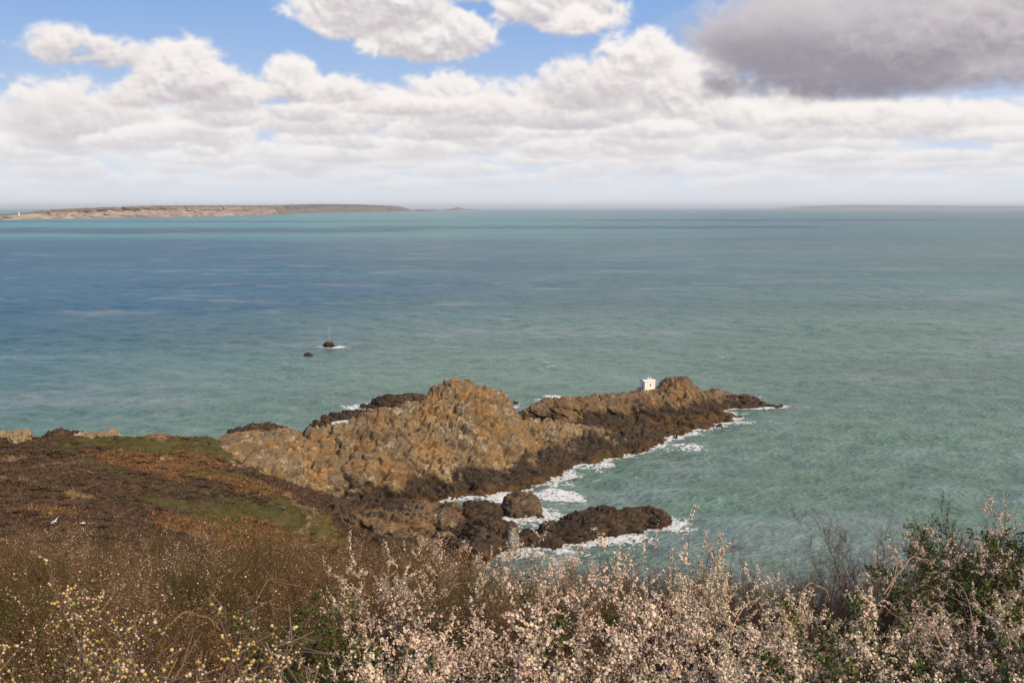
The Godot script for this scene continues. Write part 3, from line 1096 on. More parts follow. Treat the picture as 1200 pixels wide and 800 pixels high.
func flower(p: Vector3, ax: Vector3, r: float, c: Color) -> void:
	var s := ax.cross(Vector3(0.36, 0.48, 0.8)).normalized()
	var t := ax.cross(s)
	var k := fv.size()
	fv.append(p); fn.append(ax); fc.append(Color(c.r * 0.72, c.g * 0.62, c.b * 0.34))
	var a0 := rng.randf() * TAU
	for i in 5:
		var an := a0 + TAU * i / 5.0
		var d := s * cos(an) + t * sin(an)
		var e := s * cos(an + 1.57) + t * sin(an + 1.57)
		fv.append(p + d * r * 0.62 - e * r * 0.40 + ax * r * 0.42); fn.append((ax - d * 0.3 + e * 0.1).normalized()); fc.append(c)
		fv.append(p + d * r * 0.92 + ax * r * 0.72); fn.append((ax - d * 0.4).normalized()); fc.append(c)
		fv.append(p + d * r * 0.62 + e * r * 0.40 + ax * r * 0.42); fn.append((ax - d * 0.3 - e * 0.1).normalized()); fc.append(c)
		var b := k + 1 + i * 3
		fi.append(k); fi.append(b + 1); fi.append(b)
		fi.append(k); fi.append(b + 2); fi.append(b + 1)

func bud(p: Vector3, ax: Vector3, r: float, c: Color, into_leaf := false) -> void:
	var s := ax.cross(Vector3(0.36, 0.48, 0.8)).normalized()
	var t := ax.cross(s)
	var ring := [s, t, -s, -t]
	if into_leaf:
		var k := lv.size()
		lv.append(p - ax * r * 0.6); ln.append(-ax); lc.append(c)
		for d in ring:
			lv.append(p + d * r * 0.7); ln.append(d); lc.append(c)
		lv.append(p + ax * r * 1.5); ln.append(ax); lc.append(c)
		for i in 4:
			li.append(k); li.append(k + 1 + i); li.append(k + 1 + (i + 1) % 4)
			li.append(k + 5); li.append(k + 1 + (i + 1) % 4); li.append(k + 1 + i)
	else:
		# rounder: three rings
		var k := fv.size()
		fv.append(p - ax * r); fn.append(-ax); fc.append(c)
		for h in [-0.5, 0.5]:
			for i in 6:
				var d: Vector3 = s * cos(TAU * i / 6.0) + t * sin(TAU * i / 6.0)
				var q: Vector3 = d * 0.87 + ax * h
				fv.append(p + q * r); fn.append(q.normalized()); fc.append(c)
		fv.append(p + ax * r * 1.1); fn.append(ax); fc.append(c)
		for i in 6:
			var j := (i + 1) % 6
			fi.append(k); fi.append(k + 1 + i); fi.append(k + 1 + j)
			fi.append(k + 1 + i); fi.append(k + 7 + i); fi.append(k + 1 + j)
			fi.append(k + 1 + j); fi.append(k + 7 + i); fi.append(k + 7 + j)
			fi.append(k + 7 + i); fi.append(k + 13); fi.append(k + 7 + j)

func leaf(p: Vector3, d: Vector3, long: float, wide: float, c: Color) -> void:
	var s := d.cross(rdir()).normalized()
	var n := s.cross(d).normalized()
	var k := lv.size()
	for q in [p, p + d * long * 0.45 + s * wide * 0.5 + n * wide * 0.16, p + d * long - n * long * 0.12, p + d * long * 0.45 - s * wide * 0.5 + n * wide * 0.16]:
		lv.append(q); ln.append(n); lc.append(c)
	li.append(k); li.append(k + 2); li.append(k + 1)
	li.append(k); li.append(k + 3); li.append(k + 2)

var stem_dress := 1.0

# one bush, as arrays. f: how it grows
func grow(f: Dictionary) -> void:
	clear_bush()
	var wood: Color = f.wood
	for s in f.stems:
		var an := rng.randf() * TAU
		var out := Vector3(cos(an), 0, sin(an))
		var p: Vector3 = out * rng.randf_range(0.0, 0.28) * f.spread
		var d: Vector3 = (Vector3.UP + out * rng.randf_range(0.05, 0.9) * f.spread + rdir() * 0.15).normalized()
		var long: float = f.height * rng.randf_range(0.62, 1.08)
		var seg := 7
		var r: float = f.thick * rng.randf_range(0.7, 1.2)
		var tone := rng.randf_range(0.6, 1.4)
		stem_dress = 1.0 if f.flowers < 1.0 else [1.25, 1.0, 0.55, 0.08][rng.randi() % 4]
		var wcol := Color(wood.r * tone, wood.g * tone, wood.b * tone)
		for k in seg:
			var q := p + d * (long / seg)
			var r1 := r * 0.80
			tube(p, q, r, r1, wcol, 4)
			var t := (k + 1.0) / seg
			if k >= f.bare:
				for b in f.branches:
					var side := rdir()
					side = (side - d * side.dot(d)).normalized()
					var bd: Vector3 = (d * rng.randf_range(0.25, 0.9) + side + Vector3.UP * f.lift).normalized()
					var bl: float = f.reach * (1.15 - 0.55 * t) * rng.randf_range(0.5, 1.15)
					grow_branch(p.lerp(q, rng.randf()), bd, bl, maxf(r1 * 0.5, 0.0016), wcol, f, 1.0 if f.flowers < 1.0 else 0.12 + 0.88 * sstep(0.35, 0.75, t))
			p = q
			r = r1
			d = (d + rdir() * f.bend + Vector3.UP * 0.06 - Vector3.UP * f.arch * t).normalized()
		grow_branch(p, d, f.reach * 0.6, r, wcol, f)

func grow_branch(p: Vector3, d: Vector3, long: float, r: float, wcol: Color, f: Dictionary, share := 1.0) -> void:
	var n := 4
	var spray: bool = rng.randf() < f.dressed * stem_dress * share
	for k in n:
		var q := p + d * (long / n)
		tube(p, q, r, r * 0.75, wcol)
		var dress: bool = spray and rng.randf() < 0.93
		for b in f.twigs:
			var side := rdir()
			var td: Vector3 = (side + d * 0.6 + Vector3.UP * f.lift).normalized()
			var tl: float = f.twig * rng.randf_range(0.4, 1.3)
			var a := p.lerp(q, rng.randf())
			var e := a + td * tl
			tube(a, e, maxf(r * 0.55, f.fine * 1.3), f.fine, wcol)
			if dress:
				dress_twig(a, e, td, f)
		if dress and f.flowers > 0.0:
			for b in int(f.flowers * 1.6 + rng.randf()):
				var ax := (rdir() + Vector3.UP * 0.35).normalized()
				flower(p.lerp(q, rng.randf()) + ax * 0.008, ax, f.petal * rng.randf_range(0.75, 1.2), petal_colour(f))
		p = q
		r *= 0.78
		d = (d + rdir() * f.bend * 1.3 + Vector3.UP * 0.05).normalized()

func petal_colour(f: Dictionary) -> Color:
	var t := rng.randf()
	var w: Color = f.bloom
	return Color(w.r * lerpf(0.82, 1.05, t), w.g * lerpf(0.76, 1.05, t), w.b * lerpf(0.70, 1.06, t))

func dress_twig(a: Vector3, e: Vector3, td: Vector3, f: Dictionary) -> void:
	var k: float = f.flowers * rng.randf_range(0.5, 1.5)
	for b in int(k + rng.randf()):
		var ax := (rdir() + td * 0.4 + Vector3.UP * 0.4).normalized()
		flower(a.lerp(e, rng.randf_range(0.15, 1.0)) + ax * 0.006, ax, f.petal * rng.randf_range(0.75, 1.2), petal_colour(f))
	for b in int(f.buds * rng.randf_range(0.4, 1.6) + rng.randf()):
		var ax := rdir()
		var c: Color = f.budtone[rng.randi() % f.budtone.size()]
		bud(a.lerp(e, rng.randf()) + ax * f.budsize, ax, f.budsize * rng.randf_range(0.7, 1.3), c, not f.round)
	for b in int(f.leaves * rng.randf_range(0.4, 1.6) + rng.randf()):
		var c: Color = f.leaftone[rng.randi() % f.leaftone.size()]
		leaf(a.lerp(e, rng.randf()), (rdir() + Vector3.UP * 0.5).normalized(), f.leafsize * rng.randf_range(0.6, 1.3), f.leafsize * 0.55, c)

func bush_proto(f: Dictionary) -> Array:
	grow(f)
	var out := [["branches", to_mesh(wv.duplicate(), wn.duplicate(), wc.duplicate(), wi.duplicate()), wood_mat]]
	if fi.size():
		out.append([f.bloomname, to_mesh(fv.duplicate(), fn.duplicate(), fc.duplicate(), fi.duplicate()), petal_mat])
	if li.size():
		out.append([f.leafname, to_mesh(lv.duplicate(), ln.duplicate(), lc.duplicate(), li.duplicate()), leaf_mat])
	return out

func bush_kind(over: Dictionary) -> Dictionary:
	var f := {"stems": 13, "height": 1.25, "spread": 1.0, "thick": 0.009, "bare": 1, "branches": 3, "reach": 0.42, "twigs": 2, "twig": 0.10, "lift": 0.35, "bend": 0.22, "arch": 0.0, "dressed": 0.75,
		"flowers": 0.0, "petal": 0.0098, "bloom": Color(0.80, 0.70, 0.60), "buds": 0.0, "budsize": 0.003, "budtone": [Color(0.16, 0.12, 0.03)], "leaves": 0.0, "leafsize": 0.03, "leaftone": [Color(0.05, 0.09, 0.02)],
		"wood": Color(0.062, 0.038, 0.028), "fine": 0.0008, "round": false, "bloomname": "blossom", "leafname": "leaves"}
	f.merge(over, true)
	return f

func place_bush(protos: Array, which: int, called: String, label: String, category: String, group: String, at: Vector3, size: float, squash := 1.0) -> Node3D:
	var o := thing(called, label, category, at, group)
	o.rotation.y = rng.randf() * TAU
	o.rotation.x = rng.randf_range(-0.08, 0.08)
	o.scale = Vector3(size, size * squash, size)
	for q in protos[which]:
		part(q[1], q[0], q[2], o)
	return o

# the root of a bush whose top is seen at a pixel
func canopy(u: float, v: float) -> Vector3:
	var d := ray(u, v)
	var t := 3.0
	while t < 40.0:
		var p := EYE + d * (t / -d.z)
		if p.y < hill(p.x, p.z) + 1.15:
			return Vector3(p.x, hill(p.x, p.z) - 0.05, p.z)
		t += 0.1
	return Vector3(d.x * t, hill(d.x * t, -t), -t)

func make_bushes() -> void:
	rng.seed = 61
	wood_mat = mat(0.85, 0.25, "bark")
	petal_mat = mat(0.75, 0.2, "petals")
	petal_mat.backlight_enabled = true
	petal_mat.backlight = Color(0.45, 0.44, 0.42)
	leaf_mat = mat(0.6, 0.35, "leaves")
	leaf_mat.backlight_enabled = true
	leaf_mat.backlight = Color(0.35, 0.45, 0.2)
	var bloom := []
	for k in 5:
		bloom.append(bush_proto(bush_kind({"twig": 0.06, "flowers": [4.8, 3.6, 5.6, 2.6, 4.4][k], "height": [1.3, 1.45, 1.2, 1.35, 1.5][k], "bloom": [Color(0.86, 0.77, 0.66), Color(0.86, 0.71, 0.63), Color(0.88, 0.80, 0.67), Color(0.84, 0.68, 0.61), Color(0.86, 0.77, 0.67)][k], "dressed": 0.62, "buds": 0.3, "budtone": [Color(0.30, 0.17, 0.08), Color(0.16, 0.13, 0.04)]})))
	stage("bloom")
	var budding := []
	for k in 4:
		budding.append(bush_proto(bush_kind({"stems": 12, "twigs": 2, "flowers": [0.0, 0.05, 0.35, 0.0][k], "buds": 3.4, "budsize": 0.0056, "reach": 0.46, "twig": 0.11, "dressed": 0.9, "height": 1.25,
			"wood": [Color(0.098, 0.048, 0.026), Color(0.068, 0.042, 0.023), Color(0.125, 0.068, 0.042), Color(0.052, 0.036, 0.019)][k], "leafname": "buds",
			"budtone": [[Color(0.24, 0.13, 0.036), Color(0.20, 0.095, 0.04), Color(0.48, 0.34, 0.20)], [Color(0.20, 0.120, 0.028), Color(0.135, 0.095, 0.022), Color(0.32, 0.21, 0.06)], [Color(0.42, 0.30, 0.18), Color(0.20, 0.12, 0.05), Color(0.30, 0.17, 0.08)], [Color(0.11, 0.11, 0.026), Color(0.15, 0.12, 0.03)]][k]})))
	stage("budding")
	var bramble := []
	for k in 2:
		bramble.append(bush_proto(bush_kind({"stems": 12, "height": 1.35, "spread": 1.5, "arch": 0.34, "branches": 2, "reach": 0.3, "twigs": 2, "twig": 0.06, "leaves": 2.6, "leafsize": 0.045, "wood": Color(0.16, 0.075, 0.050), "dressed": 0.95,
			"leaftone": [Color(0.055, 0.095, 0.018), Color(0.040, 0.070, 0.016), Color(0.095, 0.135, 0.024), Color(0.035, 0.055, 0.016), Color(0.085, 0.075, 0.022)]})))
	var bare := []
	for k in 2:
		bare.append(bush_proto(bush_kind({"stems": 17, "height": 1.5, "branches": 4, "reach": 0.42, "twigs": 3, "lift": 0.5, "wood": Color(0.115, 0.066, 0.050), "buds": 0.8, "budtone": [Color(0.13, 0.075, 0.045)], "leafname": "buds", "dressed": 0.5})))
	var privet := []
	for k in 2:
		privet.append(bush_proto(bush_kind({"stems": 16, "height": 1.35, "lift": 0.8, "twigs": 3, "leaves": 2.2, "leafsize": 0.026, "wood": Color(0.085, 0.065, 0.035), "dressed": 0.95,
			"leaftone": [Color(0.100, 0.120, 0.022), Color(0.070, 0.095, 0.020), Color(0.130, 0.135, 0.030), Color(0.050, 0.070, 0.018)]})))
	var thorn := []
	for k in 2:
		thorn.append(bush_proto(bush_kind({"fine": 0.0017, "round": true, "stems": 16, "height": 1.0, "spread": 1.9, "thick": 0.0115, "bare": 3, "branches": 2, "reach": 0.42, "twigs": 2, "twig": 0.10, "bend": 0.34, "lift": 0.0, "dressed": 0.85, "buds": 3.6, "budsize": 0.0047,
			"wood": Color(0.19, 0.135, 0.115), "bloomname": "buds", "budtone": [Color(0.62, 0.42, 0.16), Color(0.70, 0.54, 0.38), Color(0.55, 0.40, 0.10), Color(0.66, 0.46, 0.36), Color(0.36, 0.32, 0.06)], "leaves": 0.25, "leafsize": 0.014, "leaftone": [Color(0.16, 0.17, 0.03)]})))
	stage("other kinds")

	var n_zone := nz(63, 0.16, 3)
	# the thicket: staggered rows down the slope
	var z := -3.3
	while z > -33.0:
		var gap := 0.62 + 0.037 * -z
		var half := 0.545 * -z + 1.2
		var x := -half
		while x < half:
			var px := x + rng.randf_range(-0.35, 0.35) * gap
			var pz := z + rng.randf_range(-0.35, 0.35) * gap
			x += gap
			var u := 600.0 + LENS_PX * px / -pz
			if u > 820.0 and pz < -19.0 or pz < -26.0 and u > 560.0:
				continue
			var y := hill(px, pz) - 0.05
			var size := (0.80 + 0.019 * -pz) * rng.randf_range(0.68, 1.28)
			if u > 850.0:
				size *= 0.86
			var zone := n_zone.get_noise_2d(px * 2.0, pz * 2.0) + n_zone.get_noise_2d(u * 0.05, 40.0) * 0.4
			var at := Vector3(px, y, pz)
			var far := -pz
			if zone > 0.36 and far < 14.0 and u > 300.0 or zone > 0.42 and far < 9.0:
				place_bush(bramble, rng.randi() % 2, "bramble_clump", "green-leaved bramble clump tangled among the blossoming bushes", "bramble", "bramble clumps in the thicket", at, size * 0.92)
			elif u > 1100.0 and far > 10.5:
				place_bush(privet, rng.randi() % 2, "leafy_shrub", "yellow-green leafy shrub above the blossom at the slope's shoulder", "shrub", "leafy shrubs on the shoulder", at, size)
			elif u > 850.0 and far > 11.5 or u > 700.0 and far > 15.0 and zone > 0.0:
				place_bush(bare, rng.randi() % 2, "bare_shrub", "bare grey-brown shrub whose twigs stand against the sea", "shrub", "bare shrubs at the edge of the slope", at, size * 1.05)
			elif u < 290.0 + 130.0 * sstep(6.0, 14.0, far) + zone * 160.0 or (u < 760.0 and far > 10.0 and zone < 0.02):
				var kb := posmod(int(floor((n_zone.get_noise_2d(px * 1.3 + 70.0, pz * 1.3) + 0.5) * 7.0 + rng.randf())), 4)
				place_bush(budding, kb, "budding_bush", ["rusty brown budding bush without flowers", "olive green-brown budding bush with hardly a flower", "pale tan budding bush with a few white flowers", "dark olive budding bush without flowers"][kb], "bush", "budding bushes of the thicket", at, size)
			else:
				var kf: int = [1, 3, 3, 1, 4][rng.randi() % 5] if u < 760.0 and rng.randf() < 0.75 else (rng.randi() % 5 if u < 820.0 else [0, 2, 4, 2, 1][rng.randi() % 5])
				place_bush(bloom, kf, "blackthorn_bush", ["blackthorn bush thick with cream blossom", "blackthorn bush in pinkish white blossom", "low blackthorn bush loaded with pale cream blossom", "thin blackthorn bush with scattered pink-white blossom", "tall blackthorn bush in creamy white blossom"][kf], "bush", "blossoming blackthorn bushes", at, size)
		z -= gap * 0.92
	# green clumps where one can see them
	for q in [[330, 722, 0.9], [345, 745, 0.8], [20, 705, 0.9], [700, 690, 1.0], [722, 668, 0.9], [755, 655, 0.9], [690, 720, 0.8], [1085, 760, 0.9], [1120, 735, 0.8], [1030, 715, 0.8], [560, 785, 0.6], [745, 785, 0.6], [960, 745, 0.7], [840, 775, 0.6], [1150, 640, 0.9]]:
		var at := canopy(q[0], q[1])
		place_bush(bramble, rng.randi() % 2, "bramble_clump", "green-leaved bramble clump tangled among the blossoming bushes", "bramble", "bramble clumps in the thicket", at, q[2] * 1.1)
	for q in [[880, 622], [910, 618], [935, 612], [960, 608], [985, 602], [1010, 600], [1040, 598], [1065, 592], [860, 632], [900, 628], [1000, 610], [950, 618]]:
		place_bush(bare, rng.randi() % 2, "bare_shrub", "bare grey-brown shrub whose twigs stand against the sea", "shrub", "bare shrubs at the edge of the slope", canopy(q[0], q[1]), rng.randf_range(0.85, 1.05))
	# dead bramble canes arching over the bushes
	var cane_mat := plain(Color(0.36, 0.22, 0.14), 0.7)
	for q in [[1040, 690, 60, -45], [1062, 665, -20, 75], [1035, 715, 110, 15], [1085, 700, 60, 60], [1010, 735, 60, 40], [1110, 760, -70, -30], [970, 700, -40, 30], [860, 742, 30, -50], [300, 700, 40, -25], [255, 735, -60, 10], [420, 690, 50, 24], [620, 740, -30, 45], [520, 700, 44, -12]]:
		var a := canopy(q[0], q[1]) + Vector3(0, 1.15, 0)
		var b := canopy(q[0] + q[2], q[1] + q[3] * 0.5) + Vector3(0, 1.2, 0)
		var pts := []
		for k in 7:
			var t := k / 6.0
			pts.append(a.lerp(b, t) + Vector3(rng.randf_range(-0.03, 0.03), 0.22 * sin(t * PI) + rng.randf_range(-0.02, 0.02), rng.randf_range(-0.03, 0.03)) - a)
		clear_bush()
		var line := resample(pts, 14)
		for k in 13:
			tube(line[k], line[k + 1], lerpf(0.006, 0.0025, k / 13.0), lerpf(0.006, 0.0025, (k + 1) / 13.0), Color(1, 1, 1), 5)
		single(to_mesh(wv.duplicate(), wn.duplicate(), PackedColorArray(), wi.duplicate()), "bramble_cane", cane_mat, "dead tan bramble cane arching over the bushes", "cane", a, "dead bramble canes")
	# close by, bare branches with round buds
	for q in [[-1.45, -2.35, 1.02], [-0.95, -2.15, 1.05], [-0.68, -2.45, 1.0], [-1.25, -2.75, 1.05], [-0.62, -2.9, 1.05], [-1.75, -2.9, 1.1]]:
		place_bush(thorn, rng.randi() % 2, "thorn_bush", "leafless thorn bush with thick grey twigs and round cream buds", "bush", "thorn bushes with round buds", Vector3(q[0], 62.52, q[1]), q[2])
	stage("bushes")

# ------------------------------------------------------------------ hut, beacon, gulls, post, islands, foam, heath plants
func ledge_top(p: Vector3, reach: float) -> float:
	# height of the rock near a point, read from the built rocks
	var best := -100.0
	for o in get_children():
		if o is MeshInstance3D and (o.name.begins_with("rock_") or o.name.begins_with("sea_rock") or o.name.begins_with("low_rock")):
			var v: PackedVector3Array = o.mesh.surface_get_arrays(0)[Mesh.ARRAY_VERTEX]
			for q in v:
				if absf(q.x - p.x) < reach and absf(q.z - p.z) < reach and q.y > best:
					best = q.y
	return best

func make_hut() -> void:
	var at := at_z(759, 455, 304.0)
	at.y = minf(at.y, ledge_top(at, 0.7)) - 0.35
	var white := plain(Color(0.80, 0.79, 0.78), 0.85)
	var n := NoiseTexture2D.new()
	n.width = 256; n.height = 256; n.seamless = true
	n.noise = nz(71, 0.03, 4)
	var ramp := Gradient.new()
	ramp.set_color(0, Color(0.80, 0.78, 0.75)); ramp.set_color(1, Color(1, 1, 1))
	ramp.set_offset(0, 0.25); ramp.set_offset(1, 0.6)
	n.color_ramp = ramp
	white.albedo_color = Color(0.93, 0.92, 0.91)
	white.albedo_texture = n
	white.uv1_triplanar = true
	white.uv1_scale = Vector3(0.3, 0.3, 0.3)
	var hut := thing("hut", "small whitewashed hut with a low roof alone on the sea rock", "hut", at)
	hut.rotation.y = deg_to_rad(24.0)
	hut.scale = Vector3(1.16, 1.06, 1.16)
	# walls with real openings
	var front := CSGBox3D.new()
	front.name = "walls"
	front.size = Vector3(3.2, 3.6, 2.6)
	front.position = Vector3(0, 0.8, 0)
	front.material = white
	var inside := CSGBox3D.new()
	inside.size = Vector3(2.7, 3.1, 2.1)
	inside.operation = CSGShape3D.OPERATION_SUBTRACTION
	inside.name = "room"
	inside.material = white
	front.add_child(inside)
	var win := CSGBox3D.new()
	win.name = "window_opening"
	win.size = Vector3(0.42, 0.6, 0.8)
	win.position = Vector3(0.12, 0.65, 1.2)
	win.operation = CSGShape3D.OPERATION_SUBTRACTION
	win.material = white
	front.add_child(win)
	var dop := CSGBox3D.new()
	dop.name = "door_opening"
	dop.size = Vector3(0.8, 1.9, 0.85)
	dop.position = Vector3(-1.5, 0.05, 0.1)
	dop.operation = CSGShape3D.OPERATION_SUBTRACTION
	dop.material = white
	front.add_child(dop)
	hut.add_child(front)
	# low gabled roof
	var st := SurfaceTool.new()
	st.begin(Mesh.PRIMITIVE_TRIANGLES)
	var pr := [Vector3(-1.78, 2.604, 1.42), Vector3(1.78, 2.604, 1.42), Vector3(1.78, 2.604, -1.42), Vector3(-1.78, 2.604, -1.42), Vector3(-1.78, 2.74, 1.42), Vector3(1.78, 2.74, 1.42), Vector3(1.78, 2.74, -1.42), Vector3(-1.78, 2.74, -1.42), Vector3(-1.78, 3.0, 0), Vector3(1.78, 3.0, 0)]
	for f in [[0, 1, 5, 4], [1, 2, 6, 5], [2, 3, 7, 6], [3, 0, 4, 7], [4, 5, 9, 8], [6, 7, 8, 9], [3, 2, 1, 0]]:
		for k in [0, 2, 1, 0, 3, 2]:
			st.add_vertex(pr[f[k]])
	for f in [[4, 8, 7], [5, 6, 9]]:
		for k in f:
			st.add_vertex(pr[k])
	st.generate_normals()
	part(st.commit(), "roof", white, hut)
	for x in [0.05, 0.75]:
		var pm := pole_mesh(Vector3(x, 2.7, 0.15), Vector3(x, 3.6, 0.15), 0.17, 0.13, 10)
		var vent := part(pm, "vent_pipe", white, hut)
		part(pole_mesh(Vector3(x, 3.6, 0.15), Vector3(x, 3.7, 0.15), 0.20, 0.18, 10), "cap", white, vent)
	part(box_mesh(Vector3(-0.085, 1.17, 1.10), Vector3(0.325, 1.73, 1.13), 0.01), "window_pane", plain(Color(0.06, 0.05, 0.045), 0.2, 0.5), hut)
	part(box_mesh(Vector3(-0.14, 1.07, 1.28), Vector3(0.38, 1.147, 1.40), 0.01), "window_sill", white, hut)
	var door := part(box_mesh(Vector3(-1.52, -0.08, -0.31), Vector3(-1.47, 1.78, 0.51), 0.01), "door", plain(Color(0.34, 0.33, 0.42), 0.6), hut)
	part(box_mesh(Vector3(-1.57, 0.85, 0.36), Vector3(-1.52, 0.92, 0.44), 0.008), "handle", plain(Color(0.1, 0.1, 0.1), 0.4), door)

func make_beacon() -> void:
	var base := at_y(385, 407, 0.0) + Vector3(0, 0, -1.4)
	base.y = ledge_top(base, 0.8) - 0.4
	var b := thing("beacon", "slender yellow beacon pole with a cross-shaped topmark on the black rock", "beacon", base)
	part(pole_mesh(Vector3.ZERO, Vector3(0, 7.9, 0), 0.11, 0.08), "pole", plain(Color(0.55, 0.42, 0.16), 0.6), b)
	var red := plain(Color(0.40, 0.22, 0.14), 0.6)
	var top := part(box_mesh(Vector3(-0.9, 7.35, -0.08), Vector3(0.9, 7.6, 0.08), 0.02), "topmark", red, b)
	part(pole_mesh(Vector3(0, 7.9, 0), Vector3(0, 8.4, 0), 0.09, 0.06), "spike", red, top)
	for k in 3:
		part(pole_mesh(Vector3(cos(k * 2.1) * 0.9, 0.1, sin(k * 2.1) * 0.9), Vector3(0, 2.2, 0), 0.04, 0.04, 6), "stay", plain(Color(0.2, 0.17, 0.12), 0.6), b)

func gull_mesh(spread: float) -> Array:
	# body as one turned shape; wings as curved blades
	var v := PackedVector3Array()
	var nu := 12
	var prof := [[-0.30, 0.005], [-0.24, 0.045], [-0.10, 0.075], [0.05, 0.080], [0.16, 0.062], [0.22, 0.045], [0.27, 0.044], [0.31, 0.030], [0.345, 0.012], [0.375, 0.003]]
	for q in prof:
		for i in nu:
			var a := TAU * i / nu
			v.append(Vector3(cos(a) * q[1], sin(a) * q[1] * 0.9 + (0.03 if q[0] > 0.2 else 0.0), -q[0]))
	var side := 1.0
	var body := to_mesh(v, grid_normals(v, nu, prof.size(), -1.0, true), PackedColorArray(), grid_index(nu, prof.size(), -1.0, true))
	var wings := []
	for s in [-1.0, 1.0]:
		var w := PackedVector3Array()
		for j in 9:
			var t := j / 8.0
			var x: float = s * (0.05 + t * 0.62 * spread)
			var y := 0.05 + sin(t * 2.4) * 0.11 * spread
			var ch := lerpf(0.17, 0.03, t * t)
			var sweep := 0.05 - 0.08 * sin(t * 2.0) + t * t * 0.16
			w.append(Vector3(x, y, sweep - 0.06)); w.append(Vector3(x, y + 0.018 * (1.0 - t), sweep + ch * 0.3 - 0.06)); w.append(Vector3(x, y - 0.004, sweep + ch - 0.06))
		wings.append(to_mesh(w, grid_normals(w, 3, 9, s), PackedColorArray(), grid_index(3, 9, s)))
	return [body, wings]

func make_gulls() -> void:
	var white := plain(Color(0.82, 0.82, 0.82), 0.8)
	var grey := plain(Color(0.55, 0.56, 0.58), 0.8)
	var g := gull_mesh(1.0)
	for q in [[63, 611, 118.0, 70, 0.35, "white gull gliding over the dark heather with level wings"], [96, 613, 118.0, 120, -0.5, "white gull banking over the dark heather"]]:
		var o := thing("gull", q[5], "gull", at_z(q[0], q[1], q[2]), "gulls over the heath")
		o.rotation = Vector3(0.0, deg_to_rad(q[3]), q[4])
		part(g[0], "body", white, o)
		for w in g[1]:
			part(w, "wing", white, o)
	var rest := gull_mesh(0.25)
	for q in [[667, 516, 1], [797, 479, 2], [811, 476, 2], [512, 604, 0], [624, 480, 1], [530, 478, 0]]:
		# standing on the rock: where the line of sight meets it
		var p := on_rock(q[0], q[1])
		if p == Vector3.ZERO:
			continue
		var o := thing("gull", "white gull standing on the rocks", "gull", p + Vector3(0, 0.22, 0), "gulls standing on the rocks")
		o.rotation.y = rng.randf() * TAU
		part(rest[0], "body", white, o)
		for w in rest[1]:
			part(w, "wing", grey, o)
		for s in [-0.03, 0.03]:
			part(pole_mesh(Vector3(s, -0.30, 0), Vector3(s, -0.03, 0), 0.008, 0.01, 5), "leg", plain(Color(0.5, 0.35, 0.25), 0.7), o)

func on_rock(u: float, v: float) -> Vector3:
	var d := ray(u, v).normalized()
	var best := Vector3.ZERO
	var near := 1e9
	for o in get_children():
		if o is MeshInstance3D and ("rock" in o.name):
			for q in o.mesh.surface_get_arrays(0)[Mesh.ARRAY_VERTEX]:
				var t: float = (q - EYE).dot(d)
				if t > 0.0 and t < near and (EYE + d * t).distance_squared_to(q) < 0.07:
					near = t
					best = q
	return best

func make_post() -> void:
	var p := on_hill(368, 606)
	var o := thing("fence_post", "thin leaning grey post at the turf edge above the gully", "post", p + Vector3(0, -0.3, 0))
	part(pole_mesh(Vector3.ZERO, Vector3(-0.15, 2.1, 0.1), 0.07, 0.055, 7), "post", plain(Color(0.30, 0.27, 0.24), 0.9), o)
	part(pole_mesh(Vector3(-0.13, 1.8, 0.09), Vector3(0.25, 2.2, 0.1), 0.03, 0.02, 5), "splinter", plain(Color(0.30, 0.27, 0.24), 0.9), o)

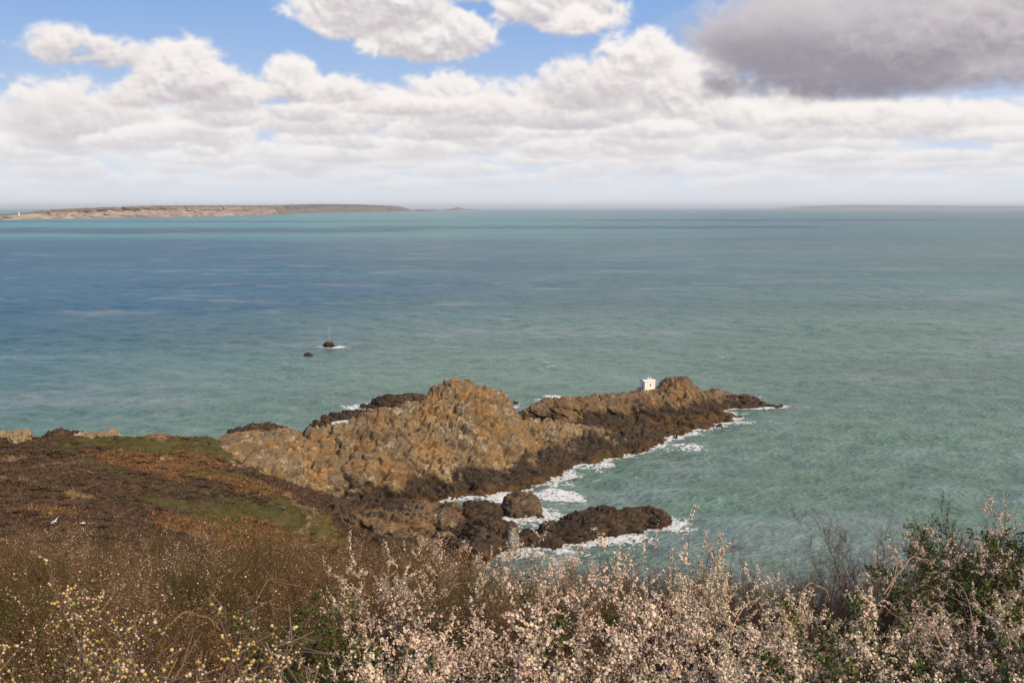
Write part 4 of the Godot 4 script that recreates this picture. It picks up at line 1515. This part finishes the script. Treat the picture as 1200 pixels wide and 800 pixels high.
# ------------------------------------------------------------------ far land
func island(called: String, label: String, pts: Array, seed_: int, tones: Array, step: float) -> Node3D:
	# pts: u, v of the shore, v of the skyline
	var nsh := nz(seed_, 0.010, 5)
	var nco := nz(seed_ + 1, 0.006, 4)
	var shore := []
	var crest := []
	for q in pts:
		var s := at_y(q[0], q[1], 0.0)
		var dist := -s.z
		var c := at_z(q[0], q[2], dist * 1.03)
		shore.append(s)
		crest.append(c)
	var n := int(shore[0].distance_to(shore[shore.size() - 1]) / step) + 2
	var a := resample(shore, n)
	var b := resample(crest, n)
	var nv := 22
	var v := PackedVector3Array()
	var c := PackedColorArray()
	for j in nv:
		var t := float(j) / (nv - 1)
		for i in n:
			var s := a[i]
			var r := b[i]
			var hgt := maxf(r.y, 1.0)
			var p: Vector3
			var cliff := 0.80 + 0.16 * nco.get_noise_2d(s.x * 0.7, s.z * 0.7)
			if t < 0.4:
				# cliffs: gullies and buttresses
				var k := t / 0.4
				p = s.lerp(Vector3(r.x, s.y, r.z), k * 0.22)
				p.y = hgt * cliff * pow(k, 0.7) - 2.0 * (1.0 - k)
			elif t < 0.75:
				var k := (t - 0.4) / 0.35
				p = s.lerp(Vector3(r.x, s.y, r.z), 0.22 + k * 0.78)
				p.y = hgt * lerpf(cliff, 1.0, sin(k * 1.57))
			else:
				var k := (t - 0.75) / 0.25
				p = Vector3(r.x, hgt * (1.0 - k * k) - 3.0 * k, r.z - 500.0 * k)
			var f := nsh.get_noise_2d(s.x + s.z * 0.3, p.y * 2.0)
			p.z += (f * 190.0 + nsh.get_noise_2d(s.x * 4.0, p.y * 3.0) * 70.0) * sin(minf(t / 0.4, 1.0) * 2.4)
			if t > 0.3:
				p.y += nsh.get_noise_2d(s.x * 2.0, p.z * 2.0) * 7.0 * minf(hgt / 60.0, 1.0)
			v.append(p)
			var m := nco.get_noise_2d(s.x * 3.0, p.y * 14.0 + s.z)
			var col: Vector3 = tones[0].lerp(tones[1], sstep(-0.3, 0.3, m))
			if t >= 0.36 + f * 0.12:
				col = tones[2].lerp(tones[3], sstep(-0.25, 0.3, nco.get_noise_2d(p.x * 1.5, p.z * 1.5)))
			c.append(Color(col.x, col.y, col.z))
	var o := thing(called, label, "island", Vector3.ZERO)
	part(to_mesh(v, grid_normals(v, n, nv, 1.0), c, grid_index(n, nv, 1.0)), "land", mat(0.95, 0.1), o)
	return o

func make_islands() -> void:
	var warm := [Vector3(0.23, 0.165, 0.14), Vector3(0.40, 0.31, 0.26), Vector3(0.17, 0.13, 0.085), Vector3(0.22, 0.19, 0.115)]
	var cold := [Vector3(0.13, 0.105, 0.10), Vector3(0.19, 0.15, 0.13), Vector3(0.09, 0.085, 0.07), Vector3(0.12, 0.11, 0.08)]
	var near := island("island", "long low island with reddish cliffs and a flat heathy top on the horizon", [[-160, 258, 256], [-80, 258, 252], [0, 257.2, 250.5], [40, 256.5, 247], [75, 256, 244.5], [130, 255.3, 242.5], [180, 254.6, 241.0], [230, 253.6, 240.5], [280, 252.6, 240.4], [318, 251.5, 240.2], [326, 251.0, 240.8], [334, 250.6, 246]], 81, warm, 14.0)
	island("island", "darker hump-backed island behind the end of the long one", [[300, 250.0, 244], [326, 249.8, 240.4], [350, 249.5, 239.4], [385, 249.0, 239.0], [420, 248.5, 239.5], [450, 248.0, 240.6], [470, 247.7, 242.4], [482, 247.4, 246.4]], 84, cold, 24.0)
	island("islet", "tiny pale islet trailing off the dark island", [[486, 247.3, 246.2], [494, 247.2, 245.0], [500, 247.0, 246.0], [506, 247.0, 245.2], [513, 246.8, 246.2]], 87, cold, 14.0)
	island("islet", "faint islet alone on the horizon", [[520, 246.4, 245.4], [530, 246.2, 244.0], [536, 246.1, 242.6], [543, 246.0, 244.2], [556, 245.9, 245.5]], 90, cold, 14.0)
	island("far_coast", "long pale coast barely showing through the haze", [[900, 245.2, 244.6], [930, 245.0, 242.2], [965, 245.0, 240.6], [1010, 245.0, 239.8], [1070, 245.0, 240.2], [1150, 245.0, 241.0], [1260, 245.0, 241.6], [1300, 245.3, 243.4]], 93, [Vector3(0.20, 0.18, 0.16), Vector3(0.27, 0.24, 0.20), Vector3(0.14, 0.14, 0.10), Vector3(0.18, 0.17, 0.12)], 80.0)
	# a white lighthouse at the island's end and a few houses
	var p := at_y(15, 257.0, 0.0)
	var lh := thing("lighthouse", "tiny white lighthouse at the low end of the long island", "lighthouse", Vector3(p.x, 30.0, p.z - 60.0))
	var white := plain(Color(0.8, 0.8, 0.78), 0.8)
	part(pole_mesh(Vector3(0, -12, 0), Vector3(0, 7, 0), 3.6, 2.6, 10), "tower", white, lh)
	part(pole_mesh(Vector3(0, 7, 0), Vector3(0, 11, 0), 2.2, 0.5, 10), "lantern", white, lh)

# ------------------------------------------------------------------ white water
func make_foam() -> void:
	# distance from the nearest wet rock, on a grid
	var cs := 0.34
	var x0 := -60.0
	var z0 := -345.0
	var nx := int(175.0 / cs)
	var nzz := int(180.0 / cs)
	var d := PackedFloat32Array()
	d.resize(nx * nzz)
	d.fill(99.0)
	for w in wet:
		var i := int((w.x - x0) / cs)
		var j := int((w.y - z0) / cs)
		if i > 0 and j > 0 and i < nx and j < nzz:
			d[j * nx + i] = 0.0
	for j in range(1, nzz - 1):
		for i in range(1, nx - 1):
			var k := j * nx + i
			d[k] = minf(d[k], minf(minf(d[k - 1] + cs, d[k - nx] + cs), minf(d[k - nx - 1], d[k - nx + 1]) + cs * 1.41))
	for j in range(nzz - 2, 0, -1):
		for i in range(nx - 2, 0, -1):
			var k := j * nx + i
			d[k] = minf(d[k], minf(minf(d[k + 1] + cs, d[k + nx] + cs), minf(d[k + nx + 1], d[k + nx - 1]) + cs * 1.41))
	var n1 := nz(101, 0.055, 3)
	var cove := at_y(628, 606, 0.0)
	var lace := cell(102, 0.30, FastNoiseLite.RETURN_DISTANCE2_SUB)
	var n2 := nz(103, 0.45, 3)
	var v := PackedVector3Array()
	var idx := PackedInt32Array()
	# amount of foam at the corners, triangles where it is more than nothing
	var f := PackedFloat32Array()
	f.resize(nx * nzz)
	for j in nzz:
		for i in nx:
			var k := j * nx + i
			if d[k] > 12.0:
				f[k] = -1.0
				continue
			var x := x0 + i * cs
			var z := z0 + j * cs
			var reach := 1.3 + 5.0 * sstep(-0.1, 0.55, n1.get_noise_2d(x, z))
			reach *= 1.0 + 1.6 * sstep(26.0, 8.0, Vector2(x - cove.x, z - cove.z).length())
			var wx := x + n2.get_noise_2d(x * 0.5, z * 0.5) * 2.2
			var wz := z + n2.get_noise_2d(x * 0.5 + 50.0, z * 0.5) * 2.2
			var net := 1.0 - (lace.get_noise_2d(wx, wz * 1.4) + 1.0) * 2.0
			f[k] = 0.80 - d[k] / reach + net * 0.75 * sstep(0.3, 2.0, d[k]) + n2.get_noise_2d(x * 2.2, z * 2.8) * 1.1 - 0.15
	foam_sheet(f, nx, nzz, x0, z0, cs, "surf", "white surf washing round the rocks of the point")
	# round the beacon rocks
	var b := at_y(378, 408, 0.0)
	nx = 120
	nzz = 120
	f.resize(nx * nzz)
	for j in nzz:
		for i in nx:
			var x := b.x - 25.0 + i * cs
			var z := b.z - 25.0 + j * cs
			var near := 99.0
			for q in [[385, 407, 2.8], [392, 406.5, 2.2], [361, 416, 2.2]]:
				var c := at_y(q[0], q[1], 0.0)
				near = minf(near, Vector2((x - c.x - 0.8) * 0.6, z - c.z + 1.0).length() - q[2])
			f[j * nx + i] = 0.55 - near / 2.6 + n2.get_noise_2d(x * 1.3, z * 2.0) * 0.9
	foam_sheet(f, nx, nzz, b.x - 25.0, b.z - 25.0, cs, "surf", "wisps of white water round the beacon rocks")
	# a few whitecaps out on the sea
	rng.seed = 104
	for q in [[641, 426, 4.0], [646, 431, 5.0], [846, 420, 3.0], [740, 410, 2.0], [965, 322, 4.0], [846, 273, 9.0], [690, 480, 3.0], [1045, 250, 30.0], [1190, 286, 10.0], [50, 286, 9.0], [495, 402, 2.0], [760, 438, 2.0], [700, 564, 1.8], [660, 590, 2.2], [745, 560, 1.4]]:
		var c := at_y(q[0], q[1], 0.0)
		var size: float = q[2]
		nx = 40
		nzz = 24
		f.resize(nx * nzz)
		var sx := size * 2.0 / nx
		for j in nzz:
			for i in nx:
				var x := (i / 39.0 - 0.5) * 2.0
				var z := (j / 23.0 - 0.5) * 2.0
				f[j * nx + i] = 0.5 - Vector2(x, z * 1.6 + x * 0.5).length() + n2.get_noise_2d(x * 5.0 + q[0], z * 5.0 + q[1]) * 0.8
		foam_sheet(f, nx, nzz, c.x - size, c.z - size * 0.6, sx, "whitecap", "small breaking whitecap out on the open water")

func foam_sheet(f: PackedFloat32Array, nx: int, nzz: int, x0: float, z0: float, cs: float, called: String, label: String) -> void:
	var v := PackedVector3Array()
	var idx := PackedInt32Array()
	var c := PackedColorArray()
	var at := {}
	for j in nzz - 1:
		for i in nx - 1:
			var k := j * nx + i
			for t in [[k, k + 1, k + nx], [k + 1, k + nx + 1, k + nx]]:
				if f[t[0]] > -0.15 and f[t[1]] > -0.15 and f[t[2]] > -0.15:
					for q in t:
						if not at.has(q):
							at[q] = v.size()
							var x: float = x0 + (q % nx) * cs
							var z: float = z0 + (q / nx) * cs
							v.append(Vector3(x, sea_y(x, z) + 0.06 + clampf(f[q], 0.0, 1.0) * 0.25, z))
							c.append(Color(1, 1, 1, sstep(-0.15, 0.75, f[q]) * 0.92))
						idx.append(at[q])
	if idx.is_empty():
		return
	var n := PackedVector3Array()
	n.resize(v.size())
	n.fill(Vector3.UP)
	var o := MeshInstance3D.new()
	o.name = numbered(called)
	o.mesh = to_mesh(v, n, c, idx)
	o.material_override = foam_mat
	add_child(o)
	tag(o, label, "foam", "whitecaps" if called == "whitecap" else "")
	o.set_meta("kind", "stuff")
var foam_mat: StandardMaterial3D = foam_look()
func foam_look() -> StandardMaterial3D:
	# bubbles lie thick or thin on the water
	var m := plain(Color(0.74, 0.76, 0.76), 0.9, 0.2)
	m.vertex_color_use_as_albedo = true
	m.transparency = BaseMaterial3D.TRANSPARENCY_ALPHA
	return m

# ------------------------------------------------------------------ heather, grass and bracken
func tuft_mesh(blades: int, tall: float, wide: float, lean: float) -> ArrayMesh:
	var st := SurfaceTool.new()
	st.begin(Mesh.PRIMITIVE_TRIANGLES)
	for k in blades:
		var a := TAU * k / blades + rng.randf_range(-0.4, 0.4)
		var out := Vector3(cos(a), 0, sin(a))
		var side := Vector3(-sin(a), 0, cos(a)) * wide * rng.randf_range(0.6, 1.2)
		var base := out * rng.randf_range(0.0, 0.22)
		var tip := base + out * lean * rng.randf_range(0.5, 1.3) + Vector3.UP * tall * rng.randf_range(0.6, 1.15)
		st.add_vertex(base - side)
		st.add_vertex(tip)
		st.add_vertex(base + side)
	return st.commit()

func make_heath() -> void:
	rng.seed = 111
	var kinds := [
		["heather", "dark purple-brown heather covering the slope above the cove", tuft_mesh(9, 0.34, 0.12, 0.28), [Color(0.074, 0.047, 0.034), Color(0.105, 0.066, 0.042), Color(0.066, 0.054, 0.030), Color(0.135, 0.088, 0.052), Color(0.090, 0.052, 0.040)]],
		["grass", "short green turf on the neck and along the paths", tuft_mesh(8, 0.22, 0.06, 0.16), [Color(0.092, 0.088, 0.028), Color(0.125, 0.100, 0.038), Color(0.080, 0.076, 0.024), Color(0.115, 0.078, 0.034)]],
		["bracken", "rusty dead bracken on the neck of the headland", tuft_mesh(8, 0.45, 0.11, 0.32), [Color(0.19, 0.105, 0.045), Color(0.15, 0.082, 0.038), Color(0.24, 0.145, 0.070)]],
		["dry_grass", "bleached dry grass in patches among the heather", tuft_mesh(9, 0.55, 0.06, 0.22), [Color(0.25, 0.165, 0.090), Color(0.20, 0.130, 0.068), Color(0.29, 0.20, 0.115)]]]
	var where := [[], [], [], []]
	for k in 52000:
		var z := -rng.randf_range(98.0, 216.0)
		var x := z * rng.randf_range(0.12, 0.56)
		var y := hill(x, z)
		if y < 4.0:
			continue
		var w := growth_at(x, z)
		var kind := 0
		for q in [2, 1, 3]:
			if w[q] > 0.12 + rng.randf() * 0.85:
				kind = q
		where[kind].append(Vector3(x, y + hill_bump.get_noise_2d(x, z) * 0.9 + hill_fine.get_noise_2d(x * 1.7, z * 1.7) * 0.3 - 0.06, z))
	for k in 4:
		var mm := MultiMesh.new()
		mm.transform_format = MultiMesh.TRANSFORM_3D
		mm.use_colors = true
		mm.mesh = kinds[k][2]
		mm.instance_count = where[k].size()
		for i in where[k].size():
			var s := rng.randf_range(0.55, 1.35) * (1.25 if hill_kind.get_noise_2d(where[k][i].x * 3.0, where[k][i].z * 3.0) > 0.1 else 0.8)
			mm.set_instance_transform(i, Transform3D(Basis(Vector3.UP, rng.randf() * TAU).scaled(Vector3(s, s, s)), where[k][i]))
			var c: Color = kinds[k][3][rng.randi() % kinds[k][3].size()]
			var t := rng.randf_range(0.75, 1.25)
			mm.set_instance_color(i, Color(c.r * t, c.g * t, c.b * t))
		var o := MultiMeshInstance3D.new()
		o.name = kinds[k][0]
		o.multimesh = mm
		o.material_override = mat(0.9, 0.15)
		add_child(o)
		tag(o, kinds[k][1], kinds[k][0].replace("_", " "))
		o.set_meta("kind", "stuff")

# ------------------------------------------------------------------ everything in order
var clock := 0
func stage(s: String) -> void:
	print(s, " ", Time.get_ticks_msec() - clock)
	clock = Time.get_ticks_msec()

func _ready() -> void:
	clock = Time.get_ticks_msec()
	rng.seed = 5
	var cam := Camera3D.new()
	cam.name = "camera"
	cam.position = EYE
	cam.rotation = Vector3(-PITCH, 0, 0)
	cam.fov = rad_to_deg(2.0 * atan(400.0 / LENS_PX))
	cam.near = 0.1
	cam.far = 120000.0
	var lens := CameraAttributesPhysical.new()
	lens.frustum_focal_length = 35.0
	lens.frustum_focus_distance = 22.0
	lens.frustum_near = 0.1
	lens.frustum_far = 120000.0
	lens.exposure_aperture = 8.0
	cam.attributes = lens
	add_child(cam)
	var env := Environment.new()
	env.background_mode = Environment.BG_SKY
	env.sky = Sky.new()
	env.sky.sky_material = make_sky()
	env.background_energy_multiplier = 1.0
	env.tonemap_mode = Environment.TONE_MAPPER_LINEAR
	env.tonemap_exposure = 1.0
	env.fog_enabled = true
	env.fog_density = 0.000032
	env.fog_light_color = Color(0.93, 0.95, 1.0)
	env.sdfgi_enabled = true
	env.ssao_enabled = true
	env.ssil_enabled = true
	var we := WorldEnvironment.new()
	we.name = "air"
	we.environment = env
	add_child(we)
	var sun := DirectionalLight3D.new()
	sun.name = "sun"
	sun.light_energy = 1.6
	sun.light_color = Color(1.0, 0.91, 0.77)
	sun.light_angular_distance = 0.5
	sun.shadow_enabled = true
	var az := deg_to_rad(SUN_AZ)
	var el := deg_to_rad(SUN_EL)
	var to_sun := Vector3(sin(az) * cos(el), sin(el), -cos(az) * cos(el))
	sun.look_at_from_position(Vector3.ZERO, -to_sun, Vector3.UP)
	add_child(sun)
	stage("sky")
	make_sea()
	make_clouds()
	stage("sea")
	make_hill()
	stage("hill")
	make_headland()
	stage("headland")
	make_islands()
	stage("islands")
	make_foam()
	stage("foam")
	make_heath()
	stage("heath")
	make_bushes()
	make_hut()
	make_beacon()
	make_post()
	make_gulls()
	stage("things")
#MORE
